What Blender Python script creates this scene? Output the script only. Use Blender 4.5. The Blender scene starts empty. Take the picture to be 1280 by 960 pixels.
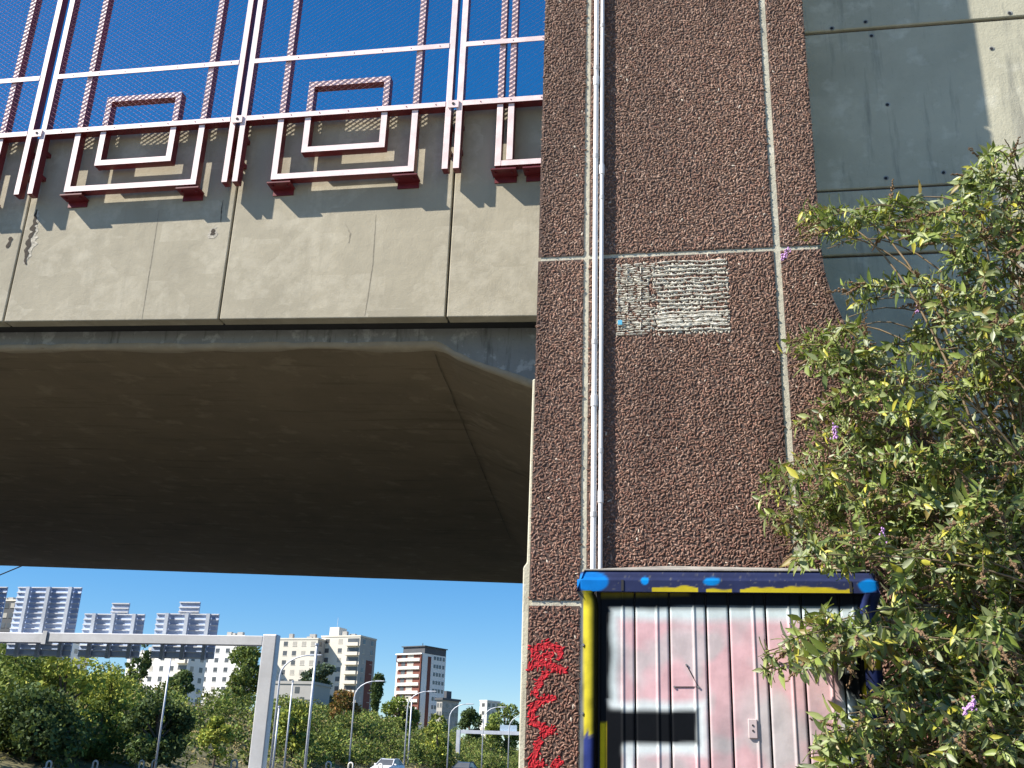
import bpy, math, random
import numpy as np
from mathutils import Matrix, Vector, noise
random.seed(7); rng = np.random.default_rng(7)
sc = bpy.context.scene
COL = sc.collection
# ------------------------------------------------------------------ camera
F, PITCH, ROLL, YAW = 1300.0, math.radians(20.3), math.radians(2.05), math.radians(10.0)
CAM = np.array([0.0, 0.0, 1.6])
_f = np.array([-math.sin(YAW)*math.cos(PITCH), math.cos(YAW)*math.cos(PITCH), math.sin(PITCH)])
_r = np.array([math.cos(YAW), math.sin(YAW), 0.0]); _u = np.cross(_r, _f)
R = _r*math.cos(ROLL)+_u*math.sin(ROLL); U = -_r*math.sin(ROLL)+_u*math.cos(ROLL)
cd = bpy.data.cameras.new('camera'); cam = bpy.data.objects.new('camera', cd); COL.objects.link(cam)
cd.sensor_width = 36; cd.lens = 36*F/1280; cd.clip_start = 0.05; cd.clip_end = 20000
cam.matrix_world = Matrix(((R[0], U[0], -_f[0], CAM[0]), (R[1], U[1], -_f[1], CAM[1]), (R[2], U[2], -_f[2], CAM[2]), (0, 0, 0, 1)))
sc.camera = cam
def ray(x, y): return _f + R*(x-640)/F - U*(y-480)/F
def atY(x, y, Y): d = ray(x, y); return CAM + d*(Y/d[1])
def atZ(x, y, Z): d = ray(x, y); return CAM + d*((Z-CAM[2])/d[2])
def proj(P):
    d = np.asarray(P, float)-CAM; z = d@_f
    return 640+F*(d@R)/z, 480-F*(d@U)/z
# ------------------------------------------------------------------ sky, sun, exposure
SUN = np.array([2.0, 1.0, -2.05]); SUN /= np.linalg.norm(SUN)
w = bpy.data.worlds.new('World'); sc.world = w; w.use_nodes = True
nt = w.node_tree; bg = nt.nodes['Background']
sky = nt.nodes.new('ShaderNodeTexSky'); sky.sky_type = 'NISHITA'; sky.sun_disc = False
sky.sun_elevation = math.asin(-SUN[2]); sky.sun_rotation = math.atan2(-SUN[0], -SUN[1])
sky.altitude = 200; sky.air_density = 1.0; sky.dust_density = 0.0; sky.ozone_density = 7.0
hs = nt.nodes.new('ShaderNodeHueSaturation'); hs.inputs['Saturation'].default_value = 1.35; hs.inputs['Hue'].default_value = 0.503
gm = nt.nodes.new('ShaderNodeGamma'); gm.inputs[1].default_value = 0.84
nt.links.new(sky.outputs[0], gm.inputs[0]); nt.links.new(gm.outputs[0], hs.inputs['Color']); nt.links.new(hs.outputs[0], bg.inputs[0])
bg.inputs[1].default_value = 0.10
sl = bpy.data.lights.new('sun', 'SUN'); sl.energy = 5.0; sl.angle = math.radians(0.53); sl.color = (1.0, 0.93, 0.82)
so = bpy.data.objects.new('sun', sl); COL.objects.link(so); so.location = (-40, -20, 60)
so.rotation_euler = Vector(tuple(SUN)).to_track_quat('-Z', 'Y').to_euler()
vs = sc.view_settings; vs.view_transform = 'Standard'; vs.look = 'None'; vs.exposure = 1.0; vs.gamma = 1.0
vs.use_curve_mapping = False
sc.cycles.max_bounces = 8; sc.cycles.diffuse_bounces = 4

# ------------------------------------------------------------------ helpers
class MB:
    """collects quads/tris; build() links them as one mesh object"""
    def __init__(s): s.v = []; s.f = []; s.m = []
    def face(s, pts, m=0):
        n = len(s.v); s.v += [tuple(p) for p in pts]; s.f.append(tuple(range(n, n+len(pts)))); s.m.append(m)
    def box(s, a, b, m=0, ms=None):
        x0, y0, z0 = a; x1, y1, z1 = b; n = len(s.v)
        s.v += [(x0,y0,z0),(x1,y0,z0),(x1,y1,z0),(x0,y1,z0),(x0,y0,z1),(x1,y0,z1),(x1,y1,z1),(x0,y1,z1)]
        F_ = [(0,1,5,4),(1,2,6,5),(2,3,7,6),(3,0,4,7),(4,5,6,7),(3,2,1,0)]   # front(-Y) right back left top bottom
        for i, f in enumerate(F_): s.f.append(tuple(n+k for k in f)); s.m.append(ms[i] if ms else m)
        return s
    def prism(s, poly, y0, y1, m=0, mf=None):
        """poly: list of (x,z) counter-clockwise seen from -Y; extruded in Y"""
        n = len(s.v); k = len(poly)
        s.v += [(x, y0, z) for x, z in poly]+[(x, y1, z) for x, z in poly]
        s.f.append(tuple(range(n, n+k))); s.m.append(m if mf is None else mf)
        s.f.append(tuple(range(n+2*k-1, n+k-1, -1))); s.m.append(m)
        for i in range(k):
            j = (i+1) % k; s.f.append((n+j, n+i, n+k+i, n+k+j)); s.m.append(m)
        return s
    def tube(s, pts, radii, seg=6, m=0, cap=True):
        pts = [Vector(p) for p in pts]; n0 = len(s.v); N = len(pts)
        if not hasattr(radii, '__len__'): radii = [radii]*N
        prev = None
        for i, p in enumerate(pts):
            t = (pts[min(i+1, N-1)]-pts[max(i-1, 0)])
            t = t.normalized() if t.length > 1e-9 else Vector((0, 0, 1))
            a = Vector((0, 0, 1)) if abs(t.z) < 0.9 else Vector((1, 0, 0))
            if prev is not None: a = prev
            u = (a-t*a.dot(t)).normalized(); v = t.cross(u); prev = u
            for k in range(seg):
                an = 2*math.pi*k/seg
                q = p+(u*math.cos(an)+v*math.sin(an))*radii[i]; s.v.append((q.x, q.y, q.z))
        for i in range(N-1):
            for k in range(seg):
                a = n0+i*seg+k; b = n0+i*seg+(k+1) % seg
                s.f.append((a, b, b+seg, a+seg)); s.m.append(m)
        if cap:
            s.f.append(tuple(n0+k for k in range(seg-1, -1, -1))); s.m.append(m)
            s.f.append(tuple(n0+(N-1)*seg+k for k in range(seg))); s.m.append(m)
        return s
    def build(s, name, mats, parent=None, smooth=False, bevel=0.0, bseg=1):
        me = bpy.data.meshes.new(name); me.from_pydata(s.v, [], s.f); 
        mats = mats if isinstance(mats, (list, tuple)) else [mats]
        for m in mats: me.materials.append(m)
        if len(mats) > 1: me.polygons.foreach_set('material_index', s.m)
        if smooth: me.polygons.foreach_set('use_smooth', [True]*len(me.polygons))
        me.update(); return link(name, me, parent, bevel, bseg)
def link(name, me, parent=None, bevel=0.0, bseg=1):
    o = bpy.data.objects.new(name, me); COL.objects.link(o)
    if parent: o.parent = parent
    if bevel:
        b = o.modifiers.new('bevel', 'BEVEL'); b.width = bevel; b.segments = bseg; b.limit_method = 'ANGLE'; b.angle_limit = 0.6
    return o
def mesh_np(name, V, Fc, mats, parent=None, color=None, smooth=False, mi=None):
    """V (n,3) array, Fc (m,k) array with constant k, color per-vertex (n,3)"""
    me = bpy.data.meshes.new(name); n, (m, k) = len(V), Fc.shape
    me.vertices.add(n); me.vertices.foreach_set('co', np.asarray(V, np.float32).ravel())
    me.loops.add(m*k); me.loops.foreach_set('vertex_index', Fc.astype(np.int32).ravel())
    me.polygons.add(m); me.polygons.foreach_set('loop_start', np.arange(0, m*k, k, dtype=np.int32))
    try: me.polygons.foreach_set('loop_total', np.full(m, k, dtype=np.int32))
    except Exception: pass
    me.update(calc_edges=True)
    for mt in (mats if isinstance(mats, (list, tuple)) else [mats]): me.materials.append(mt)
    if mi is not None: me.polygons.foreach_set('material_index', mi)
    if smooth: me.polygons.foreach_set('use_smooth', [True]*m)
    if color is not None:
        ca = me.color_attributes.new('Col', 'FLOAT_COLOR', 'POINT')
        c4 = np.ones((n, 4), np.float32); c4[:, :3] = color; ca.data.foreach_set('color', c4.ravel())
    me.validate(); me.update()
    return link(name, me, parent)
def empty(name, loc=(0, 0, 0), rz=0.0):
    o = bpy.data.objects.new(name, None); COL.objects.link(o); o.location = tuple(loc); o.rotation_euler = (0, 0, rz)
    o.empty_display_size = 0.2; return o
def tag(o, label=None, cat=None, group=None, kind=None):
    if label: o['label'] = label
    if cat: o['category'] = cat
    if group: o['group'] = group
    if kind: o['kind'] = kind
    return o
def copy_tree(o, parent=None):
    c = o.copy(); COL.objects.link(c); c.parent = parent
    for ch in list(o.children): copy_tree(ch, c)
    return c

# ------------------------------------------------------------------ materials
def nodes(name):
    m = bpy.data.materials.new(name); m.use_nodes = True
    t = m.node_tree; b = t.nodes['Principled BSDF']; return m, t, b
def nn(t, typ, **kw):
    n = t.nodes.new(typ)
    for k, v in kw.items():
        if k in ('operation', 'blend_type', 'data_type', 'noise_dimensions', 'feature', 'layer_name', 'attribute_name', 'interpolation', 'wave_type', 'bands_direction', 'distance'):
            setattr(n, k, v)
        else: n.inputs[k].default_value = v
    return n
def coordmap(t, scale=(1, 1, 1), src='Object'):
    c = t.nodes.new('ShaderNodeTexCoord'); mp = t.nodes.new('ShaderNodeMapping'); mp.inputs['Scale'].default_value = scale
    t.links.new(c.outputs[src], mp.inputs[0]); return mp.outputs[0]
def noisef(t, vec, scale, detail=6, rough=0.6, lo=0.35, hi=0.65):
    n = nn(t, 'ShaderNodeTexNoise', Scale=scale, Detail=detail, Roughness=rough); t.links.new(vec, n.inputs['Vector'])
    r = nn(t, 'ShaderNodeMapRange'); r.inputs[1].default_value = lo; r.inputs[2].default_value = hi
    t.links.new(n.outputs[0], r.inputs[0]); return r.outputs[0]
def mix(t, fac, a, b, mode='MIX'):
    n = t.nodes.new('ShaderNodeMix'); n.data_type = 'RGBA'; n.blend_type = mode
    for s, v in ((n.inputs[0], fac), (n.inputs[6], a), (n.inputs[7], b)):
        if isinstance(v, (int, float)): s.default_value = v
        elif isinstance(v, tuple): s.default_value = (*v[:3], 1)
        else: t.links.new(v, s)
    return n.outputs[2]
def mth(t, op, a, b=None):
    n = nn(t, 'ShaderNodeMath', operation=op)
    for s, v in ((n.inputs[0], a), (n.inputs[1], b)):
        if v is None: continue
        if isinstance(v, (int, float)): s.default_value = v
        else: t.links.new(v, s)
    return n.outputs[0]
def bump(t, b, h, strength, dist):
    n = nn(t, 'ShaderNodeBump', Strength=strength, Distance=dist); t.links.new(h, n.inputs['Height']); t.links.new(n.outputs[0], b.inputs['Normal'])
def plain(name, c, rough=0.6, metal=0.0, var=0.12, vscale=3.0, bmp=0.0, bscale=60.0):
    m, t, b = nodes(name); b.inputs['Roughness'].default_value = rough; b.inputs['Metallic'].default_value = metal
    v = coordmap(t)
    f = noisef(t, v, vscale)
    col = mix(t, f, tuple(x*(1-var) for x in c), tuple(min(1, x*(1+var)) for x in c))
    f2 = noisef(t, v, vscale*14, 4)
    col = mix(t, mth(t, 'MULTIPLY', f2, var), col, tuple(x*0.55 for x in c))
    t.links.new(col, b.inputs['Base Color'])
    if bmp: bump(t, b, noisef(t, v, bscale, 4, .6, 0, 1), bmp, 0.01)
    return m
def concrete(name, c, light, dark, streak=0.5, patch=0.5, bmp=0.25, wsc=1.0, blocks=0.0, smap=(2.6, 2.6, .28)):
    m, t, b = nodes(name); b.inputs['Roughness'].default_value = 0.9; b.inputs['Specular IOR Level'].default_value = 0.25
    v = coordmap(t); vstr = coordmap(t, smap)
    col = mix(t, noisef(t, v, 0.9*wsc, 8, .65, .38, .62), c, tuple(x*0.84 for x in c))
    col = mix(t, mth(t, 'MULTIPLY', noisef(t, v, 2.3*wsc, 5, .6, .56, .66), patch), col, light)
    if blocks:
        vo = nn(t, 'ShaderNodeTexVoronoi', Scale=1.9); vo.distance = 'CHEBYCHEV'; vo.inputs['Randomness'].default_value = .8
        t.links.new(coordmap(t, (.8, .8, 1.0)), vo.inputs['Vector']); sp = t.nodes.new('ShaderNodeSeparateColor'); t.links.new(vo.outputs['Color'], sp.inputs[0])
        col = mix(t, mth(t, 'MULTIPLY', mth(t, 'GREATER_THAN', sp.outputs[0], .62), mth(t, 'MULTIPLY', noisef(t, v, 4.0, 5, .7, .42, .62), blocks)), col, light)
    col = mix(t, mth(t, 'MULTIPLY', noisef(t, vstr, 1.6*wsc, 7, .7, .54, .78), streak), col, dark)
    col = mix(t, mth(t, 'MULTIPLY', noisef(t, v, 38, 3, .7, .62, .72), .35), col, dark)
    t.links.new(col, b.inputs['Base Color'])
    h = mth(t, 'ADD', noisef(t, v, 45, 6, .7, 0, 1), mth(t, 'MULTIPLY', noisef(t, v, 5, 6, .6, 0, 1), 2.0))
    bump(t, b, h, bmp, 0.012); return m
def vcol(name, rough=0.7, var=0.0, trans=0.0, bmp=0.0, bscale=200, spec=0.4):
    m, t, b = nodes(name); b.inputs['Roughness'].default_value = rough; b.inputs['Specular IOR Level'].default_value = spec
    a = nn(t, 'ShaderNodeVertexColor', layer_name='Col'); col = a.outputs[0]
    v = coordmap(t)
    if var: col = mix(t, mth(t, 'MULTIPLY', noisef(t, v, bscale*.4, 4), var), col, (0.0, 0.0, 0.0))
    t.links.new(col, b.inputs['Base Color'])
    if bmp: bump(t, b, noisef(t, v, bscale, 3, .6, 0, 1), bmp, 0.004)
    if trans:
        tr = nn(t, 'ShaderNodeBsdfTranslucent'); t.links.new(mix(t, 0.35, col, (.35, .45, .05)), tr.inputs[0])
        ms = nn(t, 'ShaderNodeMixShader', Fac=trans); out = t.nodes['Material Output']
        t.links.new(b.outputs[0], ms.inputs[1]); t.links.new(tr.outputs[0], ms.inputs[2]); t.links.new(ms.outputs[0], out.inputs[0])
    return m
M = {}
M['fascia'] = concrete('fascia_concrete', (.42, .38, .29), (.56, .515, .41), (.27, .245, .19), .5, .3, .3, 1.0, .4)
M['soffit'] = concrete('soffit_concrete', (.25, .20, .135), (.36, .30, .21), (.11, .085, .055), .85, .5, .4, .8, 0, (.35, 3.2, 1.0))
M['girder'] = concrete('girder_concrete', (.30, .31, .30), (.55, .56, .55), (.07, .07, .065), .95, .6, .3, 2.2)
M['wall'] = concrete('wall_concrete', (.52, .495, .375), (.76, .73, .60), (.20, .20, .175), 1.0, .4, .35, 1.2, .2)
M['core'] = concrete('joint_concrete', (.55, .52, .41), (.72, .69, .58), (.22, .20, .155), .9, .5, .5, 3)
M['matrix'] = plain('aggregate_matrix', (.11, .072, .058), .95, 0, .3, 12, .6, 120)
M['pebble'] = vcol('pebble', .75, .25, 0, .5, 260, .3)
M['red'] = plain('dark_red_paint', (.16, .016, .022), .42, 0, .25, 4)
M['pink'] = plain('sunlit_red_paint', (.86, .68, .68), .5, 0, .14, 5)  # sun-washed look of the barrier fronts, put into a paler colour
M['mesh'] = plain('mesh_faded_paint', (.40, .20, .25), .5, 0, .2, 4)
M['conduit'] = plain('white_conduit', (.80, .79, .78), .4, 0, .06, 2)
M['clipw'] = plain('pale_clip', (.5, .5, .5), .5)
M['clip'] = plain('steel_clip', (.22, .22, .22), .5, .3)
M['asphalt'] = plain('asphalt', (.055, .055, .056), .9, 0, .25, 1.2, .4, 90)
M['pave'] = plain('pavement', (.24, .23, .21), .9, 0, .2, 1.0, .3, 60)
M['line'] = plain('road_paint', (.75, .75, .72), .7)
M['grass'] = plain('dry_grass', (.15, .135, .06), .95, 0, .45, .5, .5, 30)
M['earth'] = plain('earth', (.13, .10, .07), .95, 0, .4, 1.0, .5, 30)
M['galv'] = plain('galvanised_steel', (.58, .60, .65), .5, .25, .1, 1.0)
M['alu'] = plain('sign_back_aluminium', (.50, .62, .86), .45, .1, .12, 1.0)
M['mast'] = plain('sign_mast_steel', (.46, .52, .62), .6, .1, .1, 1.0)
M['ribs'] = plain('sign_rib_aluminium', (.72, .74, .78), .45, .15, .1, 1.0)
M['bluepaint'] = plain('navy_paint', (.02, .03, .10), .42, 0, .3, 6)
M['leaf'] = vcol('leaf', .45, 0, .28, 0, 200, .45)
M['farleaf'] = vcol('far_leaf', .7, 0, .15, 0, 200, .15)
M['stem'] = plain('woody_stem', (.20, .145, .085), .85, 0, .3, 9)
M['bark'] = plain('bark', (.09, .07, .05), .9, 0, .3, 4)
M['vcol'] = vcol('painted_sheet', .6, .2, 0, .25, 18, .12)
M['roofgrey'] = plain('weathered_lid', (.30, .28, .25), .8, 0, .3, 8)
M['dark'] = plain('dark_gap', (.02, .02, .022), .8)
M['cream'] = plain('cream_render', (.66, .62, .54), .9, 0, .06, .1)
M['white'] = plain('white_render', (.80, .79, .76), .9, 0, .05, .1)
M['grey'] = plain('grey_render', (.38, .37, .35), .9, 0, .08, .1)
M['brick'] = plain('brick_panel', (.17, .06, .045), .9, 0, .1, .3)
M['slate'] = plain('slate_cladding', (.07, .075, .085), .7, 0, .1, .2)
M['glass'] = plain('window_glass', (.10, .105, .11), .15, 0, .3, .2)
M['shutter'] = plain('shutter', (.40, .38, .34), .7, 0, .1, .3)
M['carwhite'] = plain('white_car_paint', (.78, .78, .78), .25, 0, .03)
M['cardark'] = plain('dark_car_paint', (.03, .04, .055), .25, 0, .05)
M['rubber'] = plain('rubber', (.02, .02, .02), .8)
M['rim'] = plain('alloy', (.5, .5, .52), .35, .7)
M['lampred'] = plain('tail_lamp', (.4, .02, .02), .3)
M['lampclear'] = plain('head_lamp', (.75, .75, .75), .2)
M['whiteplastic'] = plain('white_plastic', (.8, .78, .74), .5)
M['plaster'] = plain('white_paste', (.74, .70, .60), .85, 0, .18, 30, .6, 90)

# ------------------------------------------------------------------ ground
YP, YF, YW = 8.5, 12.0, 9.42                # pier face, fascia face, back wall face
def hill(X, Y):
    a = max(0.0, -38.0-X)
    h = 9.0*(1-math.exp(-(a/16.0)**1.3)) if a > 0 else 0.0
    return h + 0.5*math.sin(X*.13+Y*.05)*min(1, a/8)
def roadz(X):   # carriageway stands 0.6 m above the pavement by the camera
    return 0.6*min(1, max(0, (-10.5-X)/2.0)) if X > -12.6 else 0.6
xs = list(range(-900, -140, 60))+list(range(-140, -38, 4))+[-38, -30, -20, -13.2, -12.6, -11.5, -10.4, -5, 0, 6, 20, 60, 200, 900, 2500]
ys = [-600, -100, -20, 0, 10, 20, 30, 45, 60, 75, 90, 105, 120, 140, 160, 180, 210, 240, 280, 330, 400, 500, 800, 1500, 4000]
V = []; fc = []
for Y in ys:
    for X in xs: V.append((X, Y, (roadz(X)-.02 if X <= -10.4 else 0)+hill(X, Y)))
nx = len(xs)
for j in range(len(ys)-1):
    for i in range(nx-1): a = j*nx+i; fc.append((a, a+1, a+1+nx, a+nx))
g = mesh_np('ground', np.array(V), np.array(fc), M['grass'], smooth=True); tag(g, kind='structure')
mb = MB(); mb.box((-37.6, -200, .3), (-13.4, 1200, .6)); tag(mb.build('road', M['asphalt']), kind='structure')
mb = MB()
for X in (-37.0, -25.8, -25.2, -14.0): mb.face([(X-.09, -200, .604), (X+.09, -200, .604), (X+.09, 1200, .604), (X-.09, 1200, .604)])
for X in (-33.3, -29.5, -21.5, -17.7):
    for k in range(60):
        y = -20+k*13; mb.face([(X-.07, y, .604), (X+.07, y, .604), (X+.07, y+3, .604), (X-.07, y+3, .604)])
tag(mb.build('road_markings', M['line']), kind='structure')
mb = MB(); mb.box((-10.2, -30, -.2), (9, 5.2, .05)); tag(mb.build('pavement', M['pave'], bevel=.02), kind='structure')
mb = MB(); mb.box((-10.2, 5.22, -.2), (-1.4, 60, .02)); tag(mb.build('added_asphalt_sheet', M['asphalt']), kind='structure')  # unseen asphalt sheet, added to cut ground bounce onto the soffit
mb = MB(); mb.box((-1.38, 5.6, -.3), (12, 9.9, .9)); tag(mb.build('planting_bank', M['earth'], bevel=.08, bseg=2), kind='structure')

# ------------------------------------------------------------------ bridge
ZB = lambda X: 7.06 - 0.0275*(X+3.0)             # fascia bottom falls slightly to the right
JX = [-15.6, -12.5, -9.38, -6.16, -3.02, 1.0]
bridge = empty('road_bridge', (-5, 12, 0)); BO = (5, -12, 0)
tag(bridge, 'concrete road bridge with beige edge panels and dark brown underside', 'bridge')
def child(o, root):
    o.parent = root; o.matrix_parent_inverse = Matrix.Translation(-Vector(root.location)); return o
for i in range(len(JX)-1):
    x0, x1 = JX[i]+.014, JX[i+1]-.014
    mb = MB(); n = 26
    # slab with slightly irregular edges
    pl = [(x0, ZB(x0)), (x1, ZB(x1)), (x1, 10.24), (x0, 10.24)]
    mb.prism(pl, YF, YF+.2)
    o = child(mb.build('fascia_panel', M['fascia'], bevel=.012, bseg=2), bridge)
mb = MB()                                         # dark backing seen in the open joints
mb.prism([(-15.6, ZB(-15.6)+.05), (1.0, ZB(1)+.05), (1.0, 10.2), (-15.6, 10.2)], YF+.205, YF+.5)
child(mb.build('edge_beam', M['dark']), bridge)
# girder side and soffit (slab haunches down towards the pier)
Y0 = 12.52; YFAR = 31.6
def crease(Y):                                   # x of the haunch crease
    t = (Y-Y0)/(YFAR-Y0); return -3.35 + (-4.85+3.35)*t
def zs(X, Y):
    z = 7.0-.0275*(X+3.3)-.11
    d = X-crease(Y)
    if d > 0: z -= .40*d*min(1, d/.35)
    return z
mb = MB(); XS = np.concatenate([np.linspace(-75, -4.2, 90), np.linspace(-4.1, 1.0, 50)])
for i in range(len(XS)-1):
    a, b = XS[i], XS[i+1]
    wob = lambda q: .03*noise.noise(Vector((q*1.7, 3.1, 0)))+.018*noise.noise(Vector((q*6, 1.1, 0)))
    mb.face([(a, Y0, zs(a, Y0)+wob(a)), (b, Y0, zs(b, Y0)+wob(b)), (b, Y0, 9.8), (a, Y0, 9.8)], 0)
o = child(mb.build('girder_side', M['girder']), bridge)
YS = np.concatenate([[Y0, Y0+.10, Y0+.22, Y0+.5], np.linspace(13.5, YFAR, 30)])
V = []; fc = []
for Y in YS:
    for X in XS:
        k = max(0, 1-(Y-Y0)/.3)
        V.append((X, Y, zs(X, Y)+(.03*noise.noise(Vector((X*1.7, 3.1, 0)))+.018*noise.noise(Vector((X*6, 1.1, 0))))*k+.012*noise.noise(Vector((X*.8, Y*.8, 2)))*(1-k)))
nx = len(XS)
for j in range(len(YS)-1):
    for i in range(nx-1): a = j*nx+i; fc.append((a, a+nx, a+1+nx, a+1))
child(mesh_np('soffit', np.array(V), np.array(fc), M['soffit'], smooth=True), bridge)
lipm = concrete('lip_concrete', (.40, .35, .265), (.5, .45, .35), (.24, .20, .15), .3, .4, .4, 2)
V = []; fc = []; XL = np.linspace(-16, .9, 240)
for X in XL:
    w1 = .20+.13*noise.noise(Vector((X*.9, 7, 0)))+.05*noise.noise(Vector((X*3.5, 2, 0))); k0 = zs(X, Y0)+.03*noise.noise(Vector((X*1.7, 3.1, 0)))+.018*noise.noise(Vector((X*6, 1.1, 0)))
    V += [(X, Y0-.012, k0+.045), (X, Y0-.016, k0-.012), (X, Y0+max(.05, w1)*.6, zs(X, Y0+.1)-.020), (X, Y0+max(.06, w1), zs(X, Y0+w1)+.004)]
for i in range(len(XL)-1):
    for k in range(3): a = i*4+k; fc.append((a, a+1, a+5, a+4))
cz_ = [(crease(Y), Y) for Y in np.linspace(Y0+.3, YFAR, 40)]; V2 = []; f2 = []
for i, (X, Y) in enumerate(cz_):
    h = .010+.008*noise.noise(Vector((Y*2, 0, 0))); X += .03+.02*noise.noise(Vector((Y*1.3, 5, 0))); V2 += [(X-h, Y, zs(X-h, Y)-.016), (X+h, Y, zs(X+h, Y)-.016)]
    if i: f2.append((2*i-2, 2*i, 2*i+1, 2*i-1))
child(mesh_np('crease_shade', np.array(V2), np.array(f2), plain('crease_shade_tone', (.15, .12, .08), .9, 0, .4, 4)), bridge)  # dark strip that paints in the shading of the fold
child(mesh_np('soffit_lip', np.array(V), np.array(fc), lipm, smooth=False), bridge)
def crack(pts, w, mat, nm, y=YF-.003, jag=.5):
    V = []; fc = []; n = 0; P = []
    for (ax, ay), (bx, by) in zip(pts[:-1], pts[1:]):
        for k in range(5): P.append((lerp_(ax, bx, k/5), lerp_(ay, by, k/5)))
    P.append(pts[-1])
    for i, (px, py) in enumerate(P):
        q = atY(px, py, YF); e = math.sin(math.pi*(i+.3)/(len(P)+.3)); h = w*(.25+e*random.uniform(1-jag, 1+jag)); o = random.gauss(0, w*.5*jag)
        V += [(q[0]-h+o, y, q[2]), (q[0]+h+o, y, q[2])]
    for i in range(len(P)-1): fc.append((2*i, 2*i+1, 2*i+3, 2*i+2))
    return child(mesh_np(nm, np.array(V), np.array(fc), mat), bridge)
lerp_ = lambda a, b, t: a+(b-a)*t
crk = plain('crack_shadow', (.06, .048, .036), .95, 0, .5, 20); spl = plain('spalled_concrete', (.50, .46, .38), .95, 0, .4, 25, .8, 60)
crack([(47, 264), (44, 285), (38, 305), (32, 330)], .055, spl, 'spall', YF-.0025, .6); crack([(46, 262), (43, 280), (40, 292), (35, 308), (31, 331)], .030, crk, 'crack', YF-.005, .8)
crack([(279, 250), (277, 262), (276, 278)], .005, crk, 'crack'); crack([(268, 284), (264, 298)], .06, spl, 'spall', YF-.0025); crack([(268, 286), (266, 294)], .028, crk, 'crack', YF-.005)
crack([(14, 296), (9, 310)], .04, crk, 'crack', YF-.005, .9)
hair = plain('hairline', (.29, .26, .20), .95, 0, .3, 20)
crack([(199, 262), (190, 320), (177, 400)], .0055, hair, 'crack', YF-.002, .2); crack([(470, 268), (466, 330), (456, 395)], .005, hair, 'crack', YF-.002, .2)
crack([(432, 280), (438, 292), (436, 304)], .006, hair, 'crack', YF-.002, .6)
mb = MB(); mb.box((-75, Y0+.01, 9.2), (1.0, YFAR, 9.8)); child(mb.build('deck_slab', M['fascia']), bridge)
mb = MB()
for i in range(len(XS)-1):
    a, b = XS[i], XS[i+1]; mb.face([(b, YFAR, zs(b, YFAR)), (a, YFAR, zs(a, YFAR)), (a, YFAR, 9.8), (b, YFAR, 9.8)])
child(mb.build('girder_side', M['girder']), bridge)
mb = MB(); mb.box((-1.2, 12.6, 0), (1.0, 31.0, 6.0)); child(mb.build('abutment', M['wall']), bridge)

# ------------------------------------------------------------------ pier clad in pebble panels
pier = empty('pier', (0, YP, .9)); tag(pier, 'tall pier faced with brown pebble panels and pale joints', 'pier')
def flare(z): return 1.228 + (.306*max(0, 5.92-z)**1.736 if z < 5.92 else 0)
flx = lambda z: min(flare(z), 3.6)
zz = [14.0, 6.02]+[5.9-.25*k for k in range(21)]
poly = [(-1.27, .7)]+[(flx(z)-.03, z) for z in reversed(zz)]+[(-1.27, 14.0)]
mb = MB(); mb.prism(poly, YP+.008, YP+.9); child(mb.build('core', M['core']), pier)
mb = MB(); mb.prism([(-1.345, .7), (-1.2, .7), (-1.2, 4.86), (-1.325, 4.86), (-1.33, 3.22), (-1.36, 3.18)], YP+.06, YP+.30)
child(mb.build('edge_strip', M['core'], bevel=.01), pier)
cols = [(-1.295, -.876), (-.826, .816), (.876, None)]
rows = [(9.62, 13.9), (6.035, 9.58), (2.90, 5.993), (.72, 2.856)]
panels = []
for (x0, x1) in cols:
    for (z0, z1) in rows:
        if x1 is not None: pl = [(x0, z0), (x1, z0), (x1, z1), (x0, z1)]
        else:
            zl = np.linspace(z0, z1, 14); pl = [(x0, z0)]+[(flx(z), z) for z in zl]+[(x0, z1)]
        mb = MB(); mb.prism(pl, YP, YP+.0075); p = child(mb.build('pebble_panel', M['matrix']), pier)
        panels.append((p, x0, x1, z0, z1))
# graffiti strokes on the left column, in photograph-derived wall coordinates
def seg_d(P, a, b):
    a = np.array(a); b = np.array(b); ab = b-a; t = np.clip(((P-a)@ab)/(ab@ab+1e-9), 0, 1)
    return np.hypot(*(P-(a+t[:, None]*ab)).T)
def W(px, py): q = atY(px, py, YP-.01); return (q[0], q[2])
red_px = [[(664, 812), (684, 806), (698, 810), (700, 822)], [(668, 822), (690, 818)], [(660, 833), (680, 828), (704, 838)], [(684, 840), (676, 850), (668, 868)],
          [(690, 872), (676, 876), (664, 888), (666, 902), (684, 912)], [(680, 918), (690, 912)], [(674, 926), (668, 945), (664, 957), (678, 954)], [(694, 957), (700, 952)], [(678, 826), (694, 836)]]
red_seg = [(W(*s[i]), W(*s[i+1])) for s in red_px for i in range(len(s)-1)]
PAL = np.array([(.150, .096, .070), (.125, .079, .057), (.180, .122, .092), (.110, .070, .052), (.205, .150, .118), (.150, .088, .066)])*np.array([1.72, 1.58, 1.52])
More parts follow.
